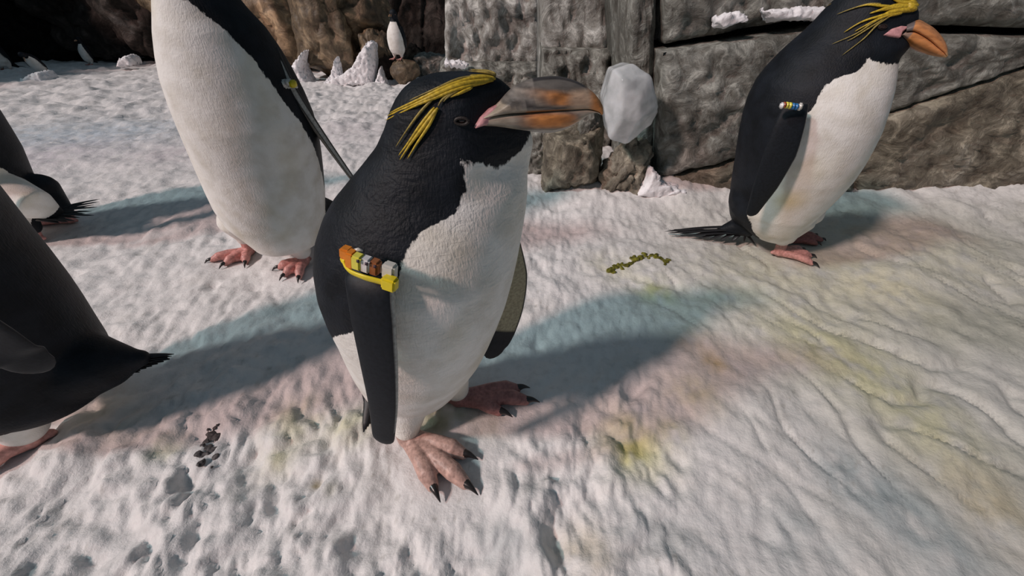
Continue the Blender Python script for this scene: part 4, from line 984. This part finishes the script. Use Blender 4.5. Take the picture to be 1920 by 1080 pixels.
# ------------------------------------------------------------------ small far penguins
def far_penguin(loc, heading, lean, h, label, bow=0.0, feet=True):
    """upright small figure built in its own axes: +X is where it faces; bow bends the head forward and down"""
    root = empty('penguin', loc, label=label, cat='penguin')
    prof = [(.10, .11, 0), (.13, .15, 0), (.2, .185, .01), (.3, .20, .02), (.42, .205, .03), (.55, .19, .03), (.66, .15, .02), (.74, .105, .02), (.80, .09, .025), (.87, .092, .035), (.93, .085, .045), (.97, .055, .045), (.99, .02, .045)]
    rings = []; P = []
    x = z = 0.0; pz = 0.0; ang = lean
    for zz, r, fx in prof:
        a = lean+bow*max(0, (zz-.5))/.5; dz = zz-pz; x += math.sin(a)*dz; z += math.cos(a)*dz; pz = zz; P.append((x+fx, z, r, a))
    rr = []
    hd = R(heading); ex = Vector((math.cos(hd), math.sin(hd), 0)); ey = Vector((-math.sin(hd), math.cos(hd), 0)); ez = Vector((0, 0, 1)); O = Vector(loc)
    Wd = lambda a, b, c: O+(ex*a+ey*b+ez*c)*h
    for x, z, r, a in P:
        rr.append([Wd(x+r*.95*math.cos(t)*math.cos(a), r*math.sin(t), z-r*.95*math.cos(t)*math.sin(a)) for t in np.linspace(0, 2*math.pi, 33)[:-1]])
    ex_ = [tube([Wd(0, s*.1, .16), Wd(0, s*.1, .07)], [.07*h, .035*h]) for s in (1, -1)]+[tube([Wd(-.1, 0, .15), Wd(-.24, 0, .05)], [.07*h, .025*h])]
    me = remesh([loft(rr)]+ex_, .012*h, 3); co = vco(me)-np.array(O); lx = co@np.array(ex)/h; ly = co@np.array(ey)/h; lz = co[:, 2]/h
    pz = np.array([p[1] for p in P]); px_ = np.array([p[0] for p in P]); s_ = np.argsort(pz); cx = np.interp(lz, pz[s_], px_[s_])
    ph = np.abs(np.degrees(np.arctan2(ly, lx-cx)))
    hx, hz = P[-4][0], P[-4][1]; headm = np.hypot(np.hypot(lx-hx, ly), lz-hz)-.15
    pat = np.minimum(np.radians(np.interp(lz, [0, .2, .4, .7], [120, 105, 88, 60])-ph)*.15, headm)*h; setf(me, 'pat', pat); setf(me, 'dirt', np.zeros(len(pat)))
    link(me, 'body', 'plumage_far', root)
    for s in (1, -1):
        flipper(root, [Wd(P[6][0]-.02, s*.15, P[6][1]), Wd(P[5][0]-.03, s*.205, P[5][1]-.06), Wd(P[4][0]-.04, s*.225, P[4][1]-.08), Wd(P[3][0]-.05, s*.215, P[3][1]-.04)], [.09*h, .11*h, .10*h, .05*h], [tuple(ex), tuple(ex)], .03*h, outer=1, edge=False)
        v, f = sphere(Wd(P[-4][0]+.035, s*.075, P[-4][1]+.02), .014*h); link(fixn(mesh(v, f)), 'eye', 'eye', root)
        if feet:
            f_ = [tube([Wd(0, s*.1, .07), Wd(.01, s*.1, .02)], [.022*h, .022*h])]+[tube([Wd(.01, s*.1, .02), Wd(.15, s*.1+k*.05, .012)], [.02*h, .012*h]) for k in (-1, 0, 1)]
            me = remesh(f_, .008*h, 2); setc(me, np.ones((len(me.vertices), 3))*np.array((.5, .25, .22))); link(me, 'foot', 'foot', root)
    a = P[-4][3]; c = P[-4]; ca, sa = math.cos(a), math.sin(a)
    bill(root, Wd(c[0]+.07*ca, 0, c[1]-.07*sa), Wd(c[0]+.20*ca-.02, 0, c[1]-.20*sa-.015), .05*h, .04*h, cols='horn')
    for k in (-1, 0, 1): feather(root, Wd(-.2, k*.02, .07), Wd(-.36, k*.05, .03), .018*h)
    return root
def onrow(px, py):   # ground point seen at a pixel, on the falling far snow
    z = 0
    for _ in range(30): p = G(px, py, z); z = gz(p.x, p.y)
    return Vector((p.x, p.y, z))
q = U(748, 114, 4.36); far_penguin((q.x, q.y, q.z+.012), -112, -.10, .40, 'small far penguin with long white belly standing on the olive boulder')
q = onrow(172, 122); far_penguin(q, -112, -.10, .32, 'tiny far penguin with pale belly in front of the purple-brown rock')
q = onrow(86, 140); far_penguin(q, -75, .4, .30, 'tiny far penguin bowing down to the small snow heap at far left', bow=1.1)
q = onrow(12, 128); far_penguin(q, -95, .1, .56, 'far black-headed penguin at the left picture edge behind the bowing one')
# ------------------------------------------------------------------ droppings and debris
def scatter(px, py, n, r, mat, name, label, cat, seed, path=None):
    rs = np.random.RandomState(seed); parts = []; c = onrow(px, py)
    for k in range(n):
        if path: t = k/(n-1)*(len(path)-1); i = min(int(t), len(path)-2); u_ = t-i; a = onrow(*path[i]); b = onrow(*path[i+1]); p = a.lerp(b, u_)+Vector((rs.normal()*r*.5, rs.normal()*r*.5, 0))
        else: p = c+Vector((rs.normal()*r*.6, rs.normal()*r, 0))
        s = r*rs.uniform(.25, .5); p.z = gz(p.x, p.y)+s*.15
        parts.append(sphere(p, s, (rs.uniform(.7, 1.4), rs.uniform(.7, 1.4), .45), 8))
    me = remesh(parts, r*.12, 2); co = vco(me); nn = fbm(co[:, 0]*120, co[:, 1]*120, co[:, 2]*120, 3)[:, None]; co += nn*r*.15; me.vertices.foreach_set('co', co.ravel())
    o = link(me, name, mat, None, loc=(c.x, c.y, c.z)); tag(o, label, cat); return o
scatter(1190, 492, 60, .016, 'guano', 'dropping', 'green-yellow dropping streak on snow left of the right penguin', 'dropping', 4, [(1142, 510), (1165, 498), (1188, 490), (1205, 478), (1240, 484), (1246, 492)])
scatter(383, 842, 34, .012, 'debris', 'debris', 'dark grey crumbs in the snow at lower left', 'debris', 5, [(402, 800), (390, 828), (384, 850), (382, 868)])
